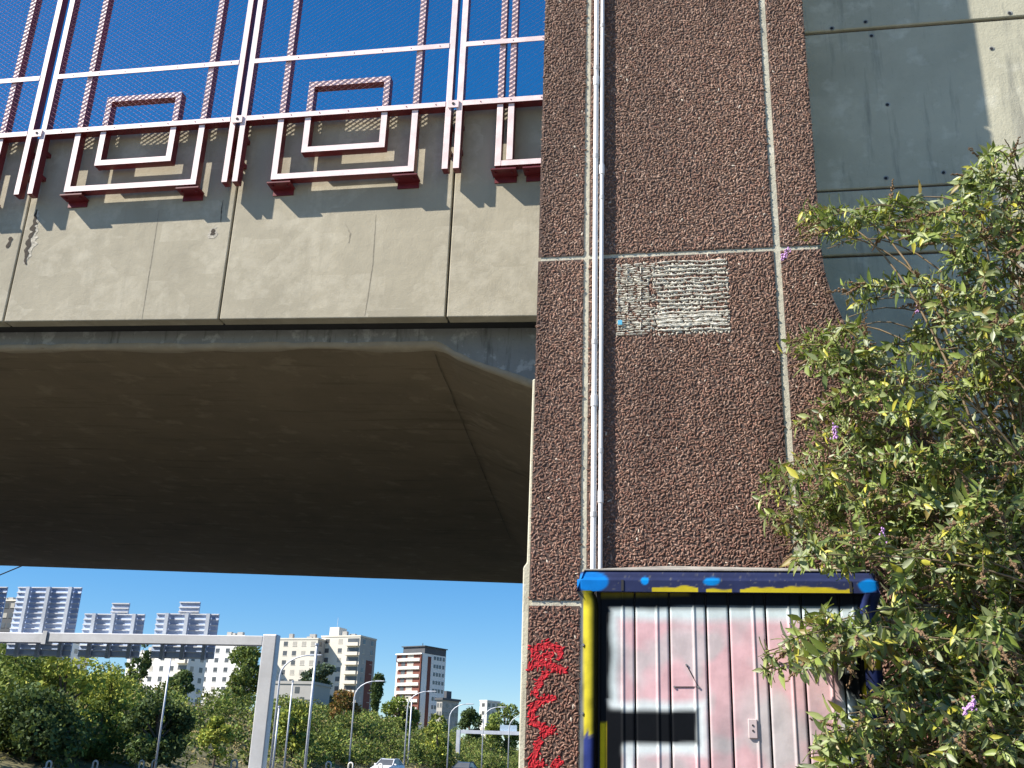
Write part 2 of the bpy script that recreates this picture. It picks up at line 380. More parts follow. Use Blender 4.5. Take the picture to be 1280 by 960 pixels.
def pebbles(x0, x1, z0, z1, right=None):
    dx, dz = .025, .021
    nx, nz = int((x1-x0)/dx), int((z1-z0)/dz)
    gx, gz = np.meshgrid(np.arange(nx), np.arange(nz))
    cx = x0+(gx+.5+.5*(gz % 2))*(x1-x0)/nx+rng.uniform(-.013, .013, gx.shape); cz = z0+(gz+.5)*(z1-z0)/nz+rng.uniform(-.011, .011, gx.shape)
    cx = cx.ravel(); cz = cz.ravel()
    lim = np.array([flx(z) for z in cz])-.008 if right else np.full(len(cx), x1-.004)
    ok = (cx > x0+.008) & (cx < lim) & (cz > z0+.006) & (cz < z1-.006); cx = cx[ok]; cz = cz[ok]; n = len(cx)
    L = rng.uniform(.014, .028, n); Wd = rng.uniform(.006, .0105, n); H = rng.uniform(.004, .0105, n); an = rng.uniform(0, math.pi, n)
    k = 6; th = np.arange(k)*2*math.pi/k
    V = np.zeros((n, 2*k+1, 3))
    for r, (s, hh) in enumerate(((1.0, -.004), (.82, .62))):
        jr = rng.uniform(.8, 1.15, (n, k))
        u = np.cos(th)*s*L[:, None]*jr; v = np.sin(th)*s*Wd[:, None]*jr
        V[:, r*k:(r+1)*k, 0] = cx[:, None]+u*np.cos(an)[:, None]-v*np.sin(an)[:, None]
        V[:, r*k:(r+1)*k, 2] = cz[:, None]+u*np.sin(an)[:, None]+v*np.cos(an)[:, None]
        V[:, r*k:(r+1)*k, 1] = YP-(H[:, None]*hh*rng.uniform(.6, 1.25, (n, k)) if r else -.004)
    V[:, 2*k, 0] = cx+rng.normal(0, .003, n); V[:, 2*k, 2] = cz+rng.normal(0, .003, n); V[:, 2*k, 1] = YP-H
    f = []
    for i in range(k):
        j = (i+1) % k; f += [(i, j, k+j), (i, k+j, k+i), (k+i, k+j, 2*k)]
    f = np.array(f); Fc = (f[None]+(np.arange(n)*(2*k+1))[:, None, None]).reshape(-1, 3)
    c = PAL[rng.integers(0, len(PAL), n)]*rng.uniform(.8, 1.25, (n, 1))
    big = np.array([noise.noise(Vector((a*.9, b*.6, 4))) for a, b in zip(cx, cz)]); st_ = np.array([noise.noise(Vector((a*3.5, b*.35, 8))) for a, b in zip(cx, cz)]); c = c*(1+.22*big[:, None])*(1-.35*np.clip(st_-.1, 0, 1)[:, None]*2)
    lt = rng.random(n) < .004; c[lt] = (.62, .55, .45)
    redness = np.clip((5.6-cz)/3.0, 0, 1)[:, None]*np.array([.018, -.004, -.002]); c = np.clip(c+redness, .01, 1)
    inp = (cx > -.58) & (cx < .41) & (cz > 5.215) & (cz < 5.925)
    if inp.any():
        pv = np.array([noise.noise(Vector((a*5+2.2*noise.noise(Vector((a*9, b*9, 1))), b*24, 2)))+.35*noise.noise(Vector((a*40, b*40, 6)))+(.16 if a > -.25 else -.02) for a, b in zip(cx[inp], cz[inp])])
        w_i = np.where(inp)[0][pv > .07]; c[w_i] = np.array((.62, .58, .48))*rng.uniform(.75, 1.15, (len(w_i), 1))
    P = np.stack([cx, cz], 1); d = np.full(n, 9.0)
    if x0 < -1.2 and z0 < 1:
        for a, b in red_seg: d = np.minimum(d, seg_d(P, a, b))
        m = d < .034+rng.normal(0, .008, n); c[m] = np.array((.56, .016, .03))*rng.uniform(.8, 1.15, (m.sum(), 1))
    return V.reshape(-1, 3), Fc, np.repeat(c, 2*k+1, 0)
for (p, x0, x1, z0, z1) in panels:
    if z0 > 9.5: continue
    V, Fc, c = pebbles(x0, x1 if x1 is not None else flx(z0), z0, z1, x1 is None)
    o = mesh_np('pebbles', V, Fc, M['pebble'], None, c)
    o.parent = p; tag(o, kind='stuff')
redm = plain('red_spray', (.42, .012, .02), .7, 0, .3, 20)
V = []; Fc = []
for (a, b) in red_seg:
    a = np.array(a); b = np.array(b); d = b-a; L_ = np.hypot(*d); nrm = np.array([-d[1], d[0]])/L_*.024; e = d/L_*.012; n = len(V)
    for q in (a-e-nrm, b+e-nrm, b+e+nrm, a-e+nrm): V.append((max(q[0], -1.29), YP-.0025-.0002*len(V)/4/10, q[1]))
    Fc.append((n, n+1, n+2, n+3))
tag(child(mesh_np('spray_paint', np.array(V), np.array(Fc), redm), pier), kind='stuff')
# paste remains of a torn poster: broken wavy ridges lying over the pebbles
V = []; Fc = []
def ridge(xa, xb, zc, hw, dens):
    x = xa
    while x < xb:
        L = random.uniform(.06, .40) if dens > .6 else random.uniform(.02, .09)
        e = min(x+L, xb); n = max(2, int((e-x)/.012)); b0 = len(V)
        for i in range(n+1):
            q = x+(e-x)*i/n; zc2 = zc+.012*noise.noise(Vector((q*7, zc*9, 1)))+.007*noise.noise(Vector((q*28, zc*40, 5)))
            h = hw*(.35+1.1*abs(noise.noise(Vector((q*22, zc*31, 9)))))*(.35 if i in (0, n) else 1)
            y = YP-.0135-.006*noise.noise(Vector((q*30, zc*30, 3)))
            V.extend([(q, y+.018, zc2-h*1.1), (q, y, zc2-h*.5), (q, y, zc2+h*.55), (q, y+.018, zc2+h*1.1)])
        for i in range(n):
            for k in range(3): a = b0+i*4+k; Fc.append((a, a+4, a+5, a+1))
        x = e+(random.uniform(.0, .02) if dens > .6 else random.uniform(.004, .03))
for k in range(17):
    z = 5.915-k*.0415; tz = k/16.0
    xl = -.575+.005*math.sin(k*2.3); xr = .395+.012*math.sin(k*1.7)+.008*tz
    ridge(xl, -.25+random.uniform(-.05, .05), z, .012, .3); ridge(xl, -.25+random.uniform(-.08, .05), z-.02, .006, .3)
    ridge(-.25+random.uniform(-.02, .06), xr, z+.007, .011+.003*tz+(.004 if k > 11 else 0), .9)
    if k > 11 and k < 15: ridge(-.2, xr, z-.02, .012, .8)
for xv in (-.565, -.48, -.36):
    b0 = len(V); 
    for i in range(40):
        z = 5.90-i*.0165; q = xv+.01*noise.noise(Vector((xv*50, z*9, 1))); h = .005*(.3+abs(noise.noise(Vector((xv*9, z*40, 3))))*2)
        V.extend([(q-h, YP-.012, z), (q-h*.5, YP-.022, z), (q+h*.5, YP-.022, z), (q+h, YP-.012, z)])
    for i in range(39):
        if noise.noise(Vector((xv*77, i*.9, 0))) < .02: continue
        for k in range(3): a = b0+i*4+k; Fc.append((a, a+1, a+5, a+4))
pp = mesh_np('poster_paste', np.array(V), np.array(Fc), M['plaster']); child(pp, pier); tag(pp, 'torn remains of a white pasted poster in wavy ridges', kind='stuff')
mb = MB(); q = W(775, 404); mb.box((q[0]-.018, YP-.030, q[1]-.022), (q[0]+.02, YP-.024, q[1]+.022))
child(mb.build('blue_sticker', plain('blue_sticker', (.10, .42, .62), .5)), pier)

# conduits in front of the pier
for i, (X, lab) in enumerate(((-.765, 'left one of two white conduits running up the pebble pier'), (-.707, 'right one of two white conduits running up the pebble pier'))):
    r = .024 if i == 0 else .019
    t = empty('conduit', (X, YP-.046, .9)); tag(t, lab, 'conduit', 'conduits on the pier')
    mb = MB(); mb.tube([(X, YP-.046, z) for z in (.9, 3, 5, 7, 9.9, 13.5)], r, 12); child(mb.build('pipe', M['conduit'], smooth=True), t)
    for z in ((1.6, 3.6, 5.15, 7.05, 8.05) if i == 0 else (2.1, 4.15, 6.6, 8.55)):
        mb = MB(); mb.tube([(X, YP-.046, z-.022), (X, YP-.046, z+.022)], r+.004, 12); mb.box((X-.012, YP-.05, z-.02), (X+.012, YP+.0, z+.02))
        child(mb.build('pipe_clip', M['clipw']), t)
    for z in ((4.6, 7.9) if i == 0 else (3.75, 6.9)):
        mb = MB(); mb.tube([(X, YP-.046, z-.05), (X, YP-.046, z+.05)], r+.006, 12); child(mb.build('coupler', M['conduit'], smooth=False), t)

# ------------------------------------------------------------------ back wall, cast in lifts
wallt = empty('retaining_wall', (5, YW, .9)); tag(wallt, 'board marked grey concrete wall right of the pier, partly in its shadow', 'wall')
def ZW(px, py): return atY(px, py, YW)[2]
zj = [ZW(1144, 32), ZW(1150, 233), ZW(1117, 318)]
lev = [.7, zj[2]-1.9, zj[2], zj[1], zj[0], zj[0]+3.5]
off = [.0, .0, .012, .0, .018]
for i in range(5):
    jw = .014 if i in (2, 3) else .008
    mb = MB(); mb.box((.9, YW-off[i], lev[i]+jw), (14, YW+.3, lev[i+1]-jw)); child(mb.build('wall_lift', M['wall'], bevel=.01), wallt)
mb = MB(); mb.box((.9, YW+.03, .7), (14, YW+.28, lev[-1]-.1)); child(mb.build('joint_filler', M['matrix']), wallt)
for px, py in ((1108, 222), (1082, 28), (1090, 44), (1262, 17), (1040, 36), (1240, 60), (1180, 215), (1110, 130)):
    q = atY(px, py, YW-.01); fo_ = .018 if q[2] > zj[0] else (.0 if q[2] > zj[1] else .012)
    mb = MB(); mb.tube([(q[0], YW-fo_-.003, q[2]), (q[0], YW+.02, q[2])], .026, 10); mb.tube([(q[0]-.004, YW-fo_-.006, q[2]-.003), (q[0]-.004, YW-fo_-.001, q[2]-.003)], .016, 8, 1)
    child(mb.build('tie_hole', [M['girder'], M['dark']]), wallt)

# ------------------------------------------------------------------ barrier panels on the bridge edge
YB = 11.76; DEP = .135; MW = .085
FRONT = [1, 0, 0, 0, 0, 0]                       # pale paint on the front face only, its sunlit look put into the colour
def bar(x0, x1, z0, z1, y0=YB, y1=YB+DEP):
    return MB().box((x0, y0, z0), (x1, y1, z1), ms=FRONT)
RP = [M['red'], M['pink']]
def expanded(x0, x1, z0, z1, y):
    w, h = .105, .076; rows = int((z1-z0)/(h/2)); cols = int((x1-x0)/(w/2)); w2 = (x1-x0)/cols; 
    i = np.arange(cols+1); V = []; tri = []
    sw = .0085; dy, dz = .0056, .0062                      # strand tilted like real expanded metal
    allV = []; allF = []
    for j in range(rows):
        zc = z0+(j+.5)*h/2; ph = (i+j) % 2; zz_ = zc+np.where(ph == 0, h/4, -h/4); X = x0+i*w2
        a = np.stack([X, np.full(len(X), y-dy), zz_-dz*.5], 1); b = np.stack([X, np.full(len(X), y+dy), zz_+dz*.5], 1)
        n0 = j*2*(cols+1); allV += [a, b]; k = np.arange(cols)
        allF.append(np.stack([n0+k, n0+k+1, n0+cols+1+k+1, n0+cols+1+k], 1))
    return np.concatenate(allV), np.concatenate(allF)
def barrier(xa, xb, label, half=False):
    t = empty('barrier_panel', ((xa+xb)/2, YB, 9.05)); tag(t, label, 'barrier panel', 'red barrier panels along the bridge edge')
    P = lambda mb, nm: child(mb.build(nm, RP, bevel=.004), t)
    g_ = .035; L0, L1 = xa+g_, xa+g_+MW; R0, R1 = xb-g_-MW, xb-g_; TOP = 13.3
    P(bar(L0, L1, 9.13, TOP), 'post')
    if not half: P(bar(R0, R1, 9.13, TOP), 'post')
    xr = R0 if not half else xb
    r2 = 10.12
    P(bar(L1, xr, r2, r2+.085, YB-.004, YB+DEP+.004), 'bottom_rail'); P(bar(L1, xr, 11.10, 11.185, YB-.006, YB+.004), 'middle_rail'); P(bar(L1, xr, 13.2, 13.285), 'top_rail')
    if not half:
        o0, o1 = xa+.595, xb-.515; i0, i1 = xa+.995, xb-.955
        lo = [('lower_frame', o0, o1, 9.14, 12.95), ('inner_frame', i0, i1, 9.55, 10.72)]
    else:
        o0, o1 = xa+.60, xb; lo = []
    for nm, a, b, z0, z1 in lo:                   # mitred rectangular frames; upper half sits behind the mesh
        mb = MB(); h = MW
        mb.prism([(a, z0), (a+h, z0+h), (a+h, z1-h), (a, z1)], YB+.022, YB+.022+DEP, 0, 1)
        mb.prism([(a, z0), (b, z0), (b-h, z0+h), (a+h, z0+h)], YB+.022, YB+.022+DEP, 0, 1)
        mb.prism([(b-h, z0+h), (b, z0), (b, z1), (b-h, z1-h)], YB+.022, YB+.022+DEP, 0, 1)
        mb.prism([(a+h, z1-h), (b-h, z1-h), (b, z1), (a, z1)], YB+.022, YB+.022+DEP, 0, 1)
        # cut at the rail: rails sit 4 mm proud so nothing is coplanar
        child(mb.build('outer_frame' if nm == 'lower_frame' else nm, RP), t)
    if half:
        P(bar(o0, o0+MW, 9.14, 12.95, YB+.022, YB+.15), 'upright'); P(bar(o0+.155, o0+.155+MW, 9.2255, 12.95, YB+.022, YB+.15), 'upright'); P(bar(o0+MW, o1, 9.14, 9.225, YB+.024, YB+.148), 'lower_rail')
    # brackets bolted to the concrete
    for bx in ((o0+.12, o1-.12) if not half else (o0+.12, o0+.55)):
        mb = MB(); mb.box((bx-.17, YB+.02, 9.085), (bx+.17, YF-.02, 9.105)); mb.box((bx-.15, YF-.02, 9.0), (bx+.15, YF-.002, 9.10)); mb.box((bx-.05, YB+.05, 9.105), (bx+.05, YF-.02, 9.138))
        child(mb.build('bracket', M['red']), t)
        for s in (-.11, .11):
            mb = MB(); mb.tube([(bx+s, YB+.10, 9.06), (bx+s, YB+.10, 9.084)], .02, 6); child(mb.build('bolt', M['red']), t)
    for z in (9.5, 9.9):
        for a in ((L0, R0) if not half else (L0,)):
            mb = MB(); mb.box((a+.01, YB+DEP+.001, z-.03), (a+MW-.01, YF-.001, z+.03)); child(mb.build('stand_off', M['red']), t)
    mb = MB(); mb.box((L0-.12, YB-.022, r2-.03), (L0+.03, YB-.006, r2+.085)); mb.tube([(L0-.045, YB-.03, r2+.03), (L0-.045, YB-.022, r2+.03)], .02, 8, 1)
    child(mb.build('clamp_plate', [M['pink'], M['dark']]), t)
    for xx in np.arange(L1+.25, xr-.1, .42):
        for zz_ in (r2+.045, 11.145):
            mb = MB(); mb.tube([(xx, YB-.010, zz_), (xx, YB-.004, zz_)], .008, 6); child(mb.build('rivet', M['red']), t)
    V, Fc = expanded(L1, xr, r2+.085, 13.2, YB+.010)
    me = mesh_np('expanded_metal', V, Fc, M['mesh']); child(me, t)
    return t
barrier(-12.42, -9.36, 'red barrier panel cut by the left edge of the photo')
barrier(-9.30, -6.17, 'red mesh barrier panel with nested frames, left of the two whole ones')
barrier(-6.17, -3.02, 'red mesh barrier panel with nested frames, nearer the pier')
barrier(-3.02, -.9, 'red barrier panel with two close uprights half hidden behind the pier', half=True)

# ------------------------------------------------------------------ graffitied cabinet
YC = 7.0
cab = empty('street_cabinet', (.24, YC+.3, .9)); tag(cab, 'graffiti covered street cabinet with navy lid and pink ribbed doors', 'cabinet')
def lerp(a, b, t): return a+(b-a)*t
def sm(d, s): return np.clip(.5-d/(2*s), 0, 1)      # soft spray edge: 1 inside (d<0)
def paint(px, py):
    """colour of the sprayed doors at photograph coordinates of the unpainted sheet"""
    px = np.asarray(px, float); py = np.asarray(py, float); n = len(px)
    N = lambda s, o: np.array([noise.noise(Vector((a*s, b*s, o))) for a, b in zip(px, py)])
    n1, n2, n3 = N(.018, 1), N(.05, 5), N(.011, 9)
    wob = 2.5*N(.03, 3)
    c = np.tile(np.array((.003, .004, .006)), (n, 1))
    def lay(mask, col): nonlocal c; c = c*(1-mask[:, None])+np.array(col)*mask[:, None]
    box = lambda x0, x1, y0, y1: np.maximum.reduce([x0-px, px-x1, y0-py, py-y1])+wob
    lay(sm(np.maximum(py-747+.03*(px-750), box(735, 860, 700, 752)), 3)*.8, (.16, .13, .01))
    lay(sm(box(764, 1068, 761, 1010), 4), (.62, .70, .70))              # pale outline
    lay(sm(box(774, 1052, 776, 1010), 6), (.70, .44, .46))              # pink fill
    g = np.clip((n1+.3*n2+.06)*3.0, 0, 1)*sm(box(774, 1040, 780, 1010), 14); lay(g*.6, (.52, .54, .53))
    g = np.clip((n3-.05)*3, 0, 1)*sm(box(780, 1040, 850, 1010), 14); lay(g*.6, (.52, .50, .50))
    g = np.exp(-((px-776)/9)**2-((py-830)/26)**2)+.8*np.exp(-((px-905)/14)**2-((py-935)/45)**2)+.7*np.exp(-((px-1015)/14)**2-((py-900)/60)**2); lay(np.clip(g, 0, 1)*.6, (.25, .28, .29))
    lay(sm(box(762, 882, 877, 944)+0, 5), (.74, .80, .80))              # white border
    lay(sm(box(740, 873, 887, 930+.0), 4), (.003, .004, .006))          # black bar
    lay(sm(np.maximum(px-780, 885-py)+wob, 5), (.003, .004, .006))
    lay(sm(np.abs(px-786)-5+np.maximum(0, 935-py)*2+wob, 4), (.70, .76, .76))
    bl = sm(np.hypot((px-1073)/34, (py-830)/46)*30-30+wob, 5); lay(bl, (.003, .004, .006))
    lay(sm(np.hypot((px-1056)/14, (py-815)/22)*14-14, 4), (.55, .63, .70))
    lay(sm(np.hypot((px-1088)/9, (py-868)/16)*9-9, 2), (.60, .50, .01))
    yl = sm(np.maximum.reduce([748-px, px-757, 904-py])+wob*.4, 1.5); lay(yl, (.58, .46, .01))
    return c
def painted(name, V, Fc, parent, fn=paint):
    px, py = [], []
    for v in V: a, b = proj(v); px.append(a); py.append(b)
    o = mesh_np(name, np.array(V), np.array(Fc), M['vcol'], None, fn(px, py)); return child(o, parent)
CX = lambda px: atY(px, 850, YC)[0]
edges = [(749, 794), (794, 838), (838, 885), (885, 914), (914, 961), (961, 1007), (1007, 1056), (1056, 1090)]
ZC0, ZC1 = 1.0, 2.73
for k, (a, b) in enumerate(edges):
    xa, xb = CX(a)+.006, CX(b)-.006
    rib = xb-.072 if b-a > 32 else (xa+.11 if k == 0 else None)
    prof = [(xa, .03), (xa, .004), (xa+.004, 0)]
    if rib and k != 3: prof += [(rib-.009, 0), (rib-.006, -.005), (rib+.004, -.005), (rib+.008, 0)]
    prof += [(xb-.004, 0), (xb, .004), (xb, .03)]
    # refine flats so the sprayed colour has enough vertices
    pr = [prof[0]]
    for q in prof[1:]:
        d = q[0]-pr[-1][0]; n = max(1, int(d/.011)); p0 = pr[-1]
        for i in range(1, n+1): pr.append((lerp(p0[0], q[0], i/n), lerp(p0[1], q[1], i/n)))
    zl = np.concatenate([[ZC0], np.linspace(1.5, ZC1, 112)]); V = [(x, YC+y, z) for z in zl for x, y in pr]; n = len(pr)
    Fc = [(j*n+i, j*n+i+1, (j+1)*n+i+1, (j+1)*n+i) for j in range(len(zl)-1) for i in range(n-1)]
    painted('door_plank', V, Fc, cab)
mb = MB(); mb.box((CX(745), YC+.028, ZC0-.05), (CX(1096), YC+.75, ZC1)); child(mb.build('carcass', M['dark']), cab)
mb = MB(); mb.box((CX(735), YC-.02, .88), (CX(1100), YC+.78, ZC0)); child(mb.build('plinth', M['pave'], bevel=.01), cab)
# corner posts: rounded, yellow above, blue below
def post_paint(px, py):
    px = np.array(px); py = np.array(py); y = np.clip((918-py+4*np.sin(px))/3, 0, 1)
    dk = np.clip((px-(738-(py-750)*.004))/1.2, 0, 1)*(px < 900)+np.clip(1-np.abs(px-1085)/6, 0, 1)*(px > 900)
    c = y[:, None]*np.array((.50, .43, .025))+(1-y[:, None])*np.array((.02, .035, .17))
    le = (np.clip((730.0-px)/1.5, 0, 1)+np.clip((px-1100)/2, 0, 1)*(px > 900))[:, None]; c = c*(1-le)+np.array((.10, .11, .12))*le
    rr = ((px > 900) & ~((py > 788) & (py < 838)))[:, None]; c = np.where(rr, np.array((.018, .03, .12)), c)
    g = np.array([noise.noise(Vector((a*.12, b*.05, 3))) for a, b in zip(px, py)])[:, None]; c = c*(1-.35*np.clip(g*2, 0, 1))
    return c*(1-.97*np.clip(dk, 0, 1)[:, None])
for side in (0, 1):
    xo = CX(725) if side == 0 else CX(1106); s = 1 if side == 0 else -1
    prof = [(0, .30), (0, .09)]+[(.07-.07*math.cos(a), .09-.09*math.sin(a)) for a in np.linspace(.1, math.pi/2, 7)]+[(.10, 0), (.115, .03), (.115, .08)]
    zl = np.linspace(.95, ZC1-.002, 90); V = []
    for z in zl:
        e = max(0, (z-(ZC1-.10))/.10); 
        for x, y in prof: V.append((xo+s*(x-.03*e*e), YC-.035+y-.03*e*e, z))
    n = len(prof); Fc = [((j*n+i, j*n+i+1, (j+1)*n+i+1, (j+1)*n+i) if s > 0 else (j*n+i+1, j*n+i, (j+1)*n+i, (j+1)*n+i+1)) for j in range(len(zl)-1) for i in range(n-1)]
    painted('corner_post', V, Fc, cab, post_paint)
    for z in (1.35, 1.95, 2.38):
        mb = MB(); mb.tube([(xo+s*.02, YC-.028, z), (xo+s*.02, YC-.0, z)], .009, 8); child(mb.build('screw', M['clip']), cab)
# lid: lip, bevel and low hipped top
def lid_paint(px, py):
    px = np.array(px); py = np.array(py); n = len(px); c = np.tile(np.array((.022, .030, .085)), (n, 1))
    N = np.array([noise.noise(Vector((a*.06, b*.12, 2))) for a, b in zip(px, py)]); N2 = np.array([noise.noise(Vector((a*.3, b*.4, 7))) for a, b in zip(px, py)])
    def lay(m, col): nonlocal c; m = np.clip(m, 0, 1)[:, None]; c = c*(1-m)+np.array(col)*m
    lay((N2-.42)*3, (.12, .12, .13))
    lay((1.06-np.hypot((px-740)/21, (py-727)/13))*6, (.0, .17, .55))
    lay((1.1-np.hypot((px-806)/5, (py-726)/5))*4, (.0, .25, .7)); lay((1-np.hypot((px-890)/12, (py-727)/6))*4+N, (.0, .2, .55))
    lay((1-np.hypot((px-1086)/14, (py-733)/9))*5+N, (.0, .18, .55))
    yb = (py-(735.5-3.2*np.exp(-((px-850)/26)**2)-2.5*np.exp(-((px-995)/40)**2)+3.0*N))*.9
    lay(yb*((px > 815) & (px < 1066) & ~((px > 872) & (px < 882)) & ~((px > 915) & (px < 925))), (.52, .42, .02))
    return c
x0, x1 = CX(720.5), CX(1108); L = [(0, ZC1-.004+.079*k/10, 0) for k in range(11)]+[ (.015, ZC1+.082, .012), (.017, ZC1+.097, .016), (.018, ZC1+.112, .02), (.02, ZC1+.128, .025), (.05, ZC1+.145, .05)]
xs_ = np.linspace(0, 1, 260); V = []; Fc = []
for (ins, z, yo) in L:
    for t in xs_:
        X = lerp(x0+ins, x1-ins, t); e = min(t, 1-t)*(x1-x0); yc = max(0, .03-e)**2*18
        V.append((X, YC-.045+yo+yc, z))
n = len(xs_)
for j in range(len(L)-1):
    for i in range(n-1): a = j*n+i; Fc.append((a, a+1, a+n+1, a+n))
painted('lid_front', V, Fc, cab, lid_paint)
mb = MB()
for (xx, sx) in ((x0, 0), (x1, 1)):
    s = 1 if sx == 0 else -1
    q = [(xx, YC-.06, ZC1-.004), (xx, YC+.82, ZC1-.004), (xx+s*.05, YC+.78, ZC1+.145), (xx+s*.05, YC-.025, ZC1+.145)]
    mb.face(q if sx else q[::-1])
mb.face([(x0, YC-.045, ZC1-.004), (x0, YC+.82, ZC1-.004), (x1, YC+.82, ZC1-.004), (x1, YC-.045, ZC1-.004)])
mb.face([(x0, YC+.82, ZC1-.004), (x0+.05, YC+.78, ZC1+.145), (x1-.05, YC+.78, ZC1+.145), (x1, YC+.82, ZC1-.004)])
child(mb.build('lid_side', M['bluepaint']), cab)
mb = MB(); a0, a1 = x0+.06, x1-.06; ya, yb = YC-.022, YC+.77; zt = ZC1+.147; xm = CX(875); ym = YC+.34; zr = ZC1+.238
mb.box((x0+.05, YC-.026, ZC1+.140), (x1-.05, YC+.78, zt))
mb.face([(a0, ya, zt+.001), (a1, ya, zt+.001), (xm+.5, ym, zr-.01), (xm-.2, ym, zr)]); mb.face([(a1, ya, zt+.001), (a1, yb, zt+.001), (xm+.5, ym, zr-.01)])
mb.face([(a1, yb, zt+.001), (a0, yb, zt+.001), (xm-.2, ym, zr), (xm+.5, ym, zr-.01)]); mb.face([(a0, yb, zt+.001), (a0, ya, zt+.001), (xm-.2, ym, zr)])
child(mb.build('lid_top', M['roofgrey']), cab)
for px in (779, 1071):
    xx = CX(px); mb = MB(); mb.box((xx-.008, YC-.05, ZC1+.0), (xx+.008, YC-.0455, ZC1+.072)); child(mb.build('lid_seam', M['dark']), cab)
tri = [atY(843, 858.5, YC-.012), atY(873, 858.5, YC-.012), atY(858, 831, YC-.012)]; tri = [(p[0], YC-.003, p[2]) for p in tri]
mb = MB(); mb.tube([tri[0], tri[1]], .0032, 5); mb.tube([tri[1], tri[2]], .0032, 5)
child(mb.build('warning_triangle_edge', M['dark']), cab)
for p in tri:
    mb = MB(); mb.tube([(p[0], YC-.009, p[2]), (p[0], YC-.001, p[2])], .007, 8); child(mb.build('screw', M['clip']), cab)
q = atY(941, 911, YC); lp = plain('lock_plate_paint', (.55, .45, .45), .5)
mb = MB(); mb.box((q[0]-.028, YC-.014, q[2]-.058), (q[0]+.028, YC-.001, q[2]+.058)); child(mb.build('lock_plate', lp, bevel=.004), cab)
for dz in (-.012, .02):
    mb = MB(); mb.tube([(q[0], YC-.018, q[2]+dz), (q[0], YC-.013, q[2]+dz)], .006, 8); child(mb.build('keyhole', M['dark']), cab)

# ------------------------------------------------------------------ butterfly bush
bush = empty('butterfly_bush', (3.0, 7.6, .9)); tag(bush, 'large leafy butterfly bush overgrowing the right end of the cabinet', 'bush')
POLY = [(1003, 262), (1040, 248), (1080, 262), (1130, 240), (1185, 262), (1205, 215), (1245, 180), (1275, 195), (1300, 160), (1330, 160), (1340, 1000), (1005, 1000), (1018, 930), (1036, 878), (1078, 884), (1108, 862), (1108, 800), (1062, 838), (1010, 835), (955, 842), (962, 805), (1010, 775), (1060, 758), (1100, 768), (1116, 742), (1116, 708), (1000, 708), (962, 660), (945, 600), (985, 570), (1000, 520), (1045, 470), (985, 455), (985, 420), (1070, 400), (1095, 430), (1130, 420), (1170, 385), (1120, 372), (1075, 390), (1050, 360), (1190, 330), (1165, 300), (1070, 300), (1030, 312), (1000, 300)]
PA = np.array(POLY, float)
def inside(x, y):
    c = False; j = len(PA)-1
    for i in range(len(PA)):
        if (PA[i, 1] > y) != (PA[j, 1] > y) and x < (PA[j, 0]-PA[i, 0])*(y-PA[i, 1])/(PA[j, 1]-PA[i, 1])+PA[i, 0]: c = not c
        j = i
    return c
def bez(a, b, c, d, t): s = 1-t; return a*s**3+b*3*s*s*t+c*3*s*t*t+d*t**3
leaves = []       # (pos, dir, normal, length, colour)
stems = MB(); seeds = MB(); flowers = MB()
GREENS = [(.19, .25, .05), (.24, .30, .075), (.12, .17, .04), (.31, .35, .13), (.23, .27, .12), (.08, .115, .035)]
def leaf_col():
    q = random.random()
    if q < .05: return (.50, .47, .07)
    if q < .09: return (.26, .20, .06)
    if q < .17: return (.34, .38, .24)
    c = random.choice(GREENS); k = random.uniform(.75, 1.3); return tuple(x*k for x in c)
def shoot(p, d, L, scale=1.0, tip='seed', check=True):
    """leafy shoot with opposite leaf pairs"""
    n = max(4, int(L/.035)); pts = [p.copy()]; d = d.normalized(); q = p.copy(); side = random.random()*6.28
    for i in range(n):
        d = (d+Vector((random.gauss(0, .05), random.gauss(0, .05), -.035+random.gauss(0, .03)))).normalized(); q = q+d*(L/n); pts.append(q.copy())
        px, py = proj(q)
        if check and not inside(px, py) and random.random() < .8: break
        side += 1.57+random.gauss(0, .3)
        u = d.orthogonal().normalized(); v = d.cross(u)
        t = i/n; ll = (.055+.075*math.sin(math.pi*min(1, .25+.8*t)))*random.uniform(.6, 1.2)*scale
        for s in (0, math.pi):
            if random.random() < .08: continue
            o = (u*math.cos(side+s)+v*math.sin(side+s)); ld = (o+d*.55+Vector((0, 0, random.uniform(-.55, .25)))).normalized()
            leaves.append((q.copy(), ld, (d+Vector((random.gauss(0, .35), random.gauss(0, .35)-.15, .5))).normalized(), ll, leaf_col()))
        # small axillary leaves
        for _ in range(2):
            ld = Vector((random.gauss(0, 1), random.gauss(0, 1), random.gauss(0, .6))).normalized()
            leaves.append((q.copy(), ld, Vector((random.gauss(0, .5), random.gauss(0, .5)-.3, 1)).normalized(), ll*random.uniform(.35, .6), leaf_col()))
    stems.tube(pts, [.0045*(1-.6*i/len(pts)) for i in range(len(pts))], 4, cap=False)
    if tip and random.random() < .55:
        e = pts[-1]; dd = (d+Vector((0, 0, random.uniform(-.6, .3)))).normalized(); n2 = random.randint(5, 8)
        if not check or inside(*proj(e)):
            mm = flowers if random.random() < .005 else seeds
            for k in range(n2*3):
                tt = k/(n2*3); c = e+dd*(.16*tt)+Vector((random.gauss(0, .008), random.gauss(0, .008), random.gauss(0, .008)))*(1-.6*tt); r = .0125*(1-.5*tt)
                mm.tube([c-dd*r, c, c+dd*r], [r*.4, r, r*.3], 4, cap=False)
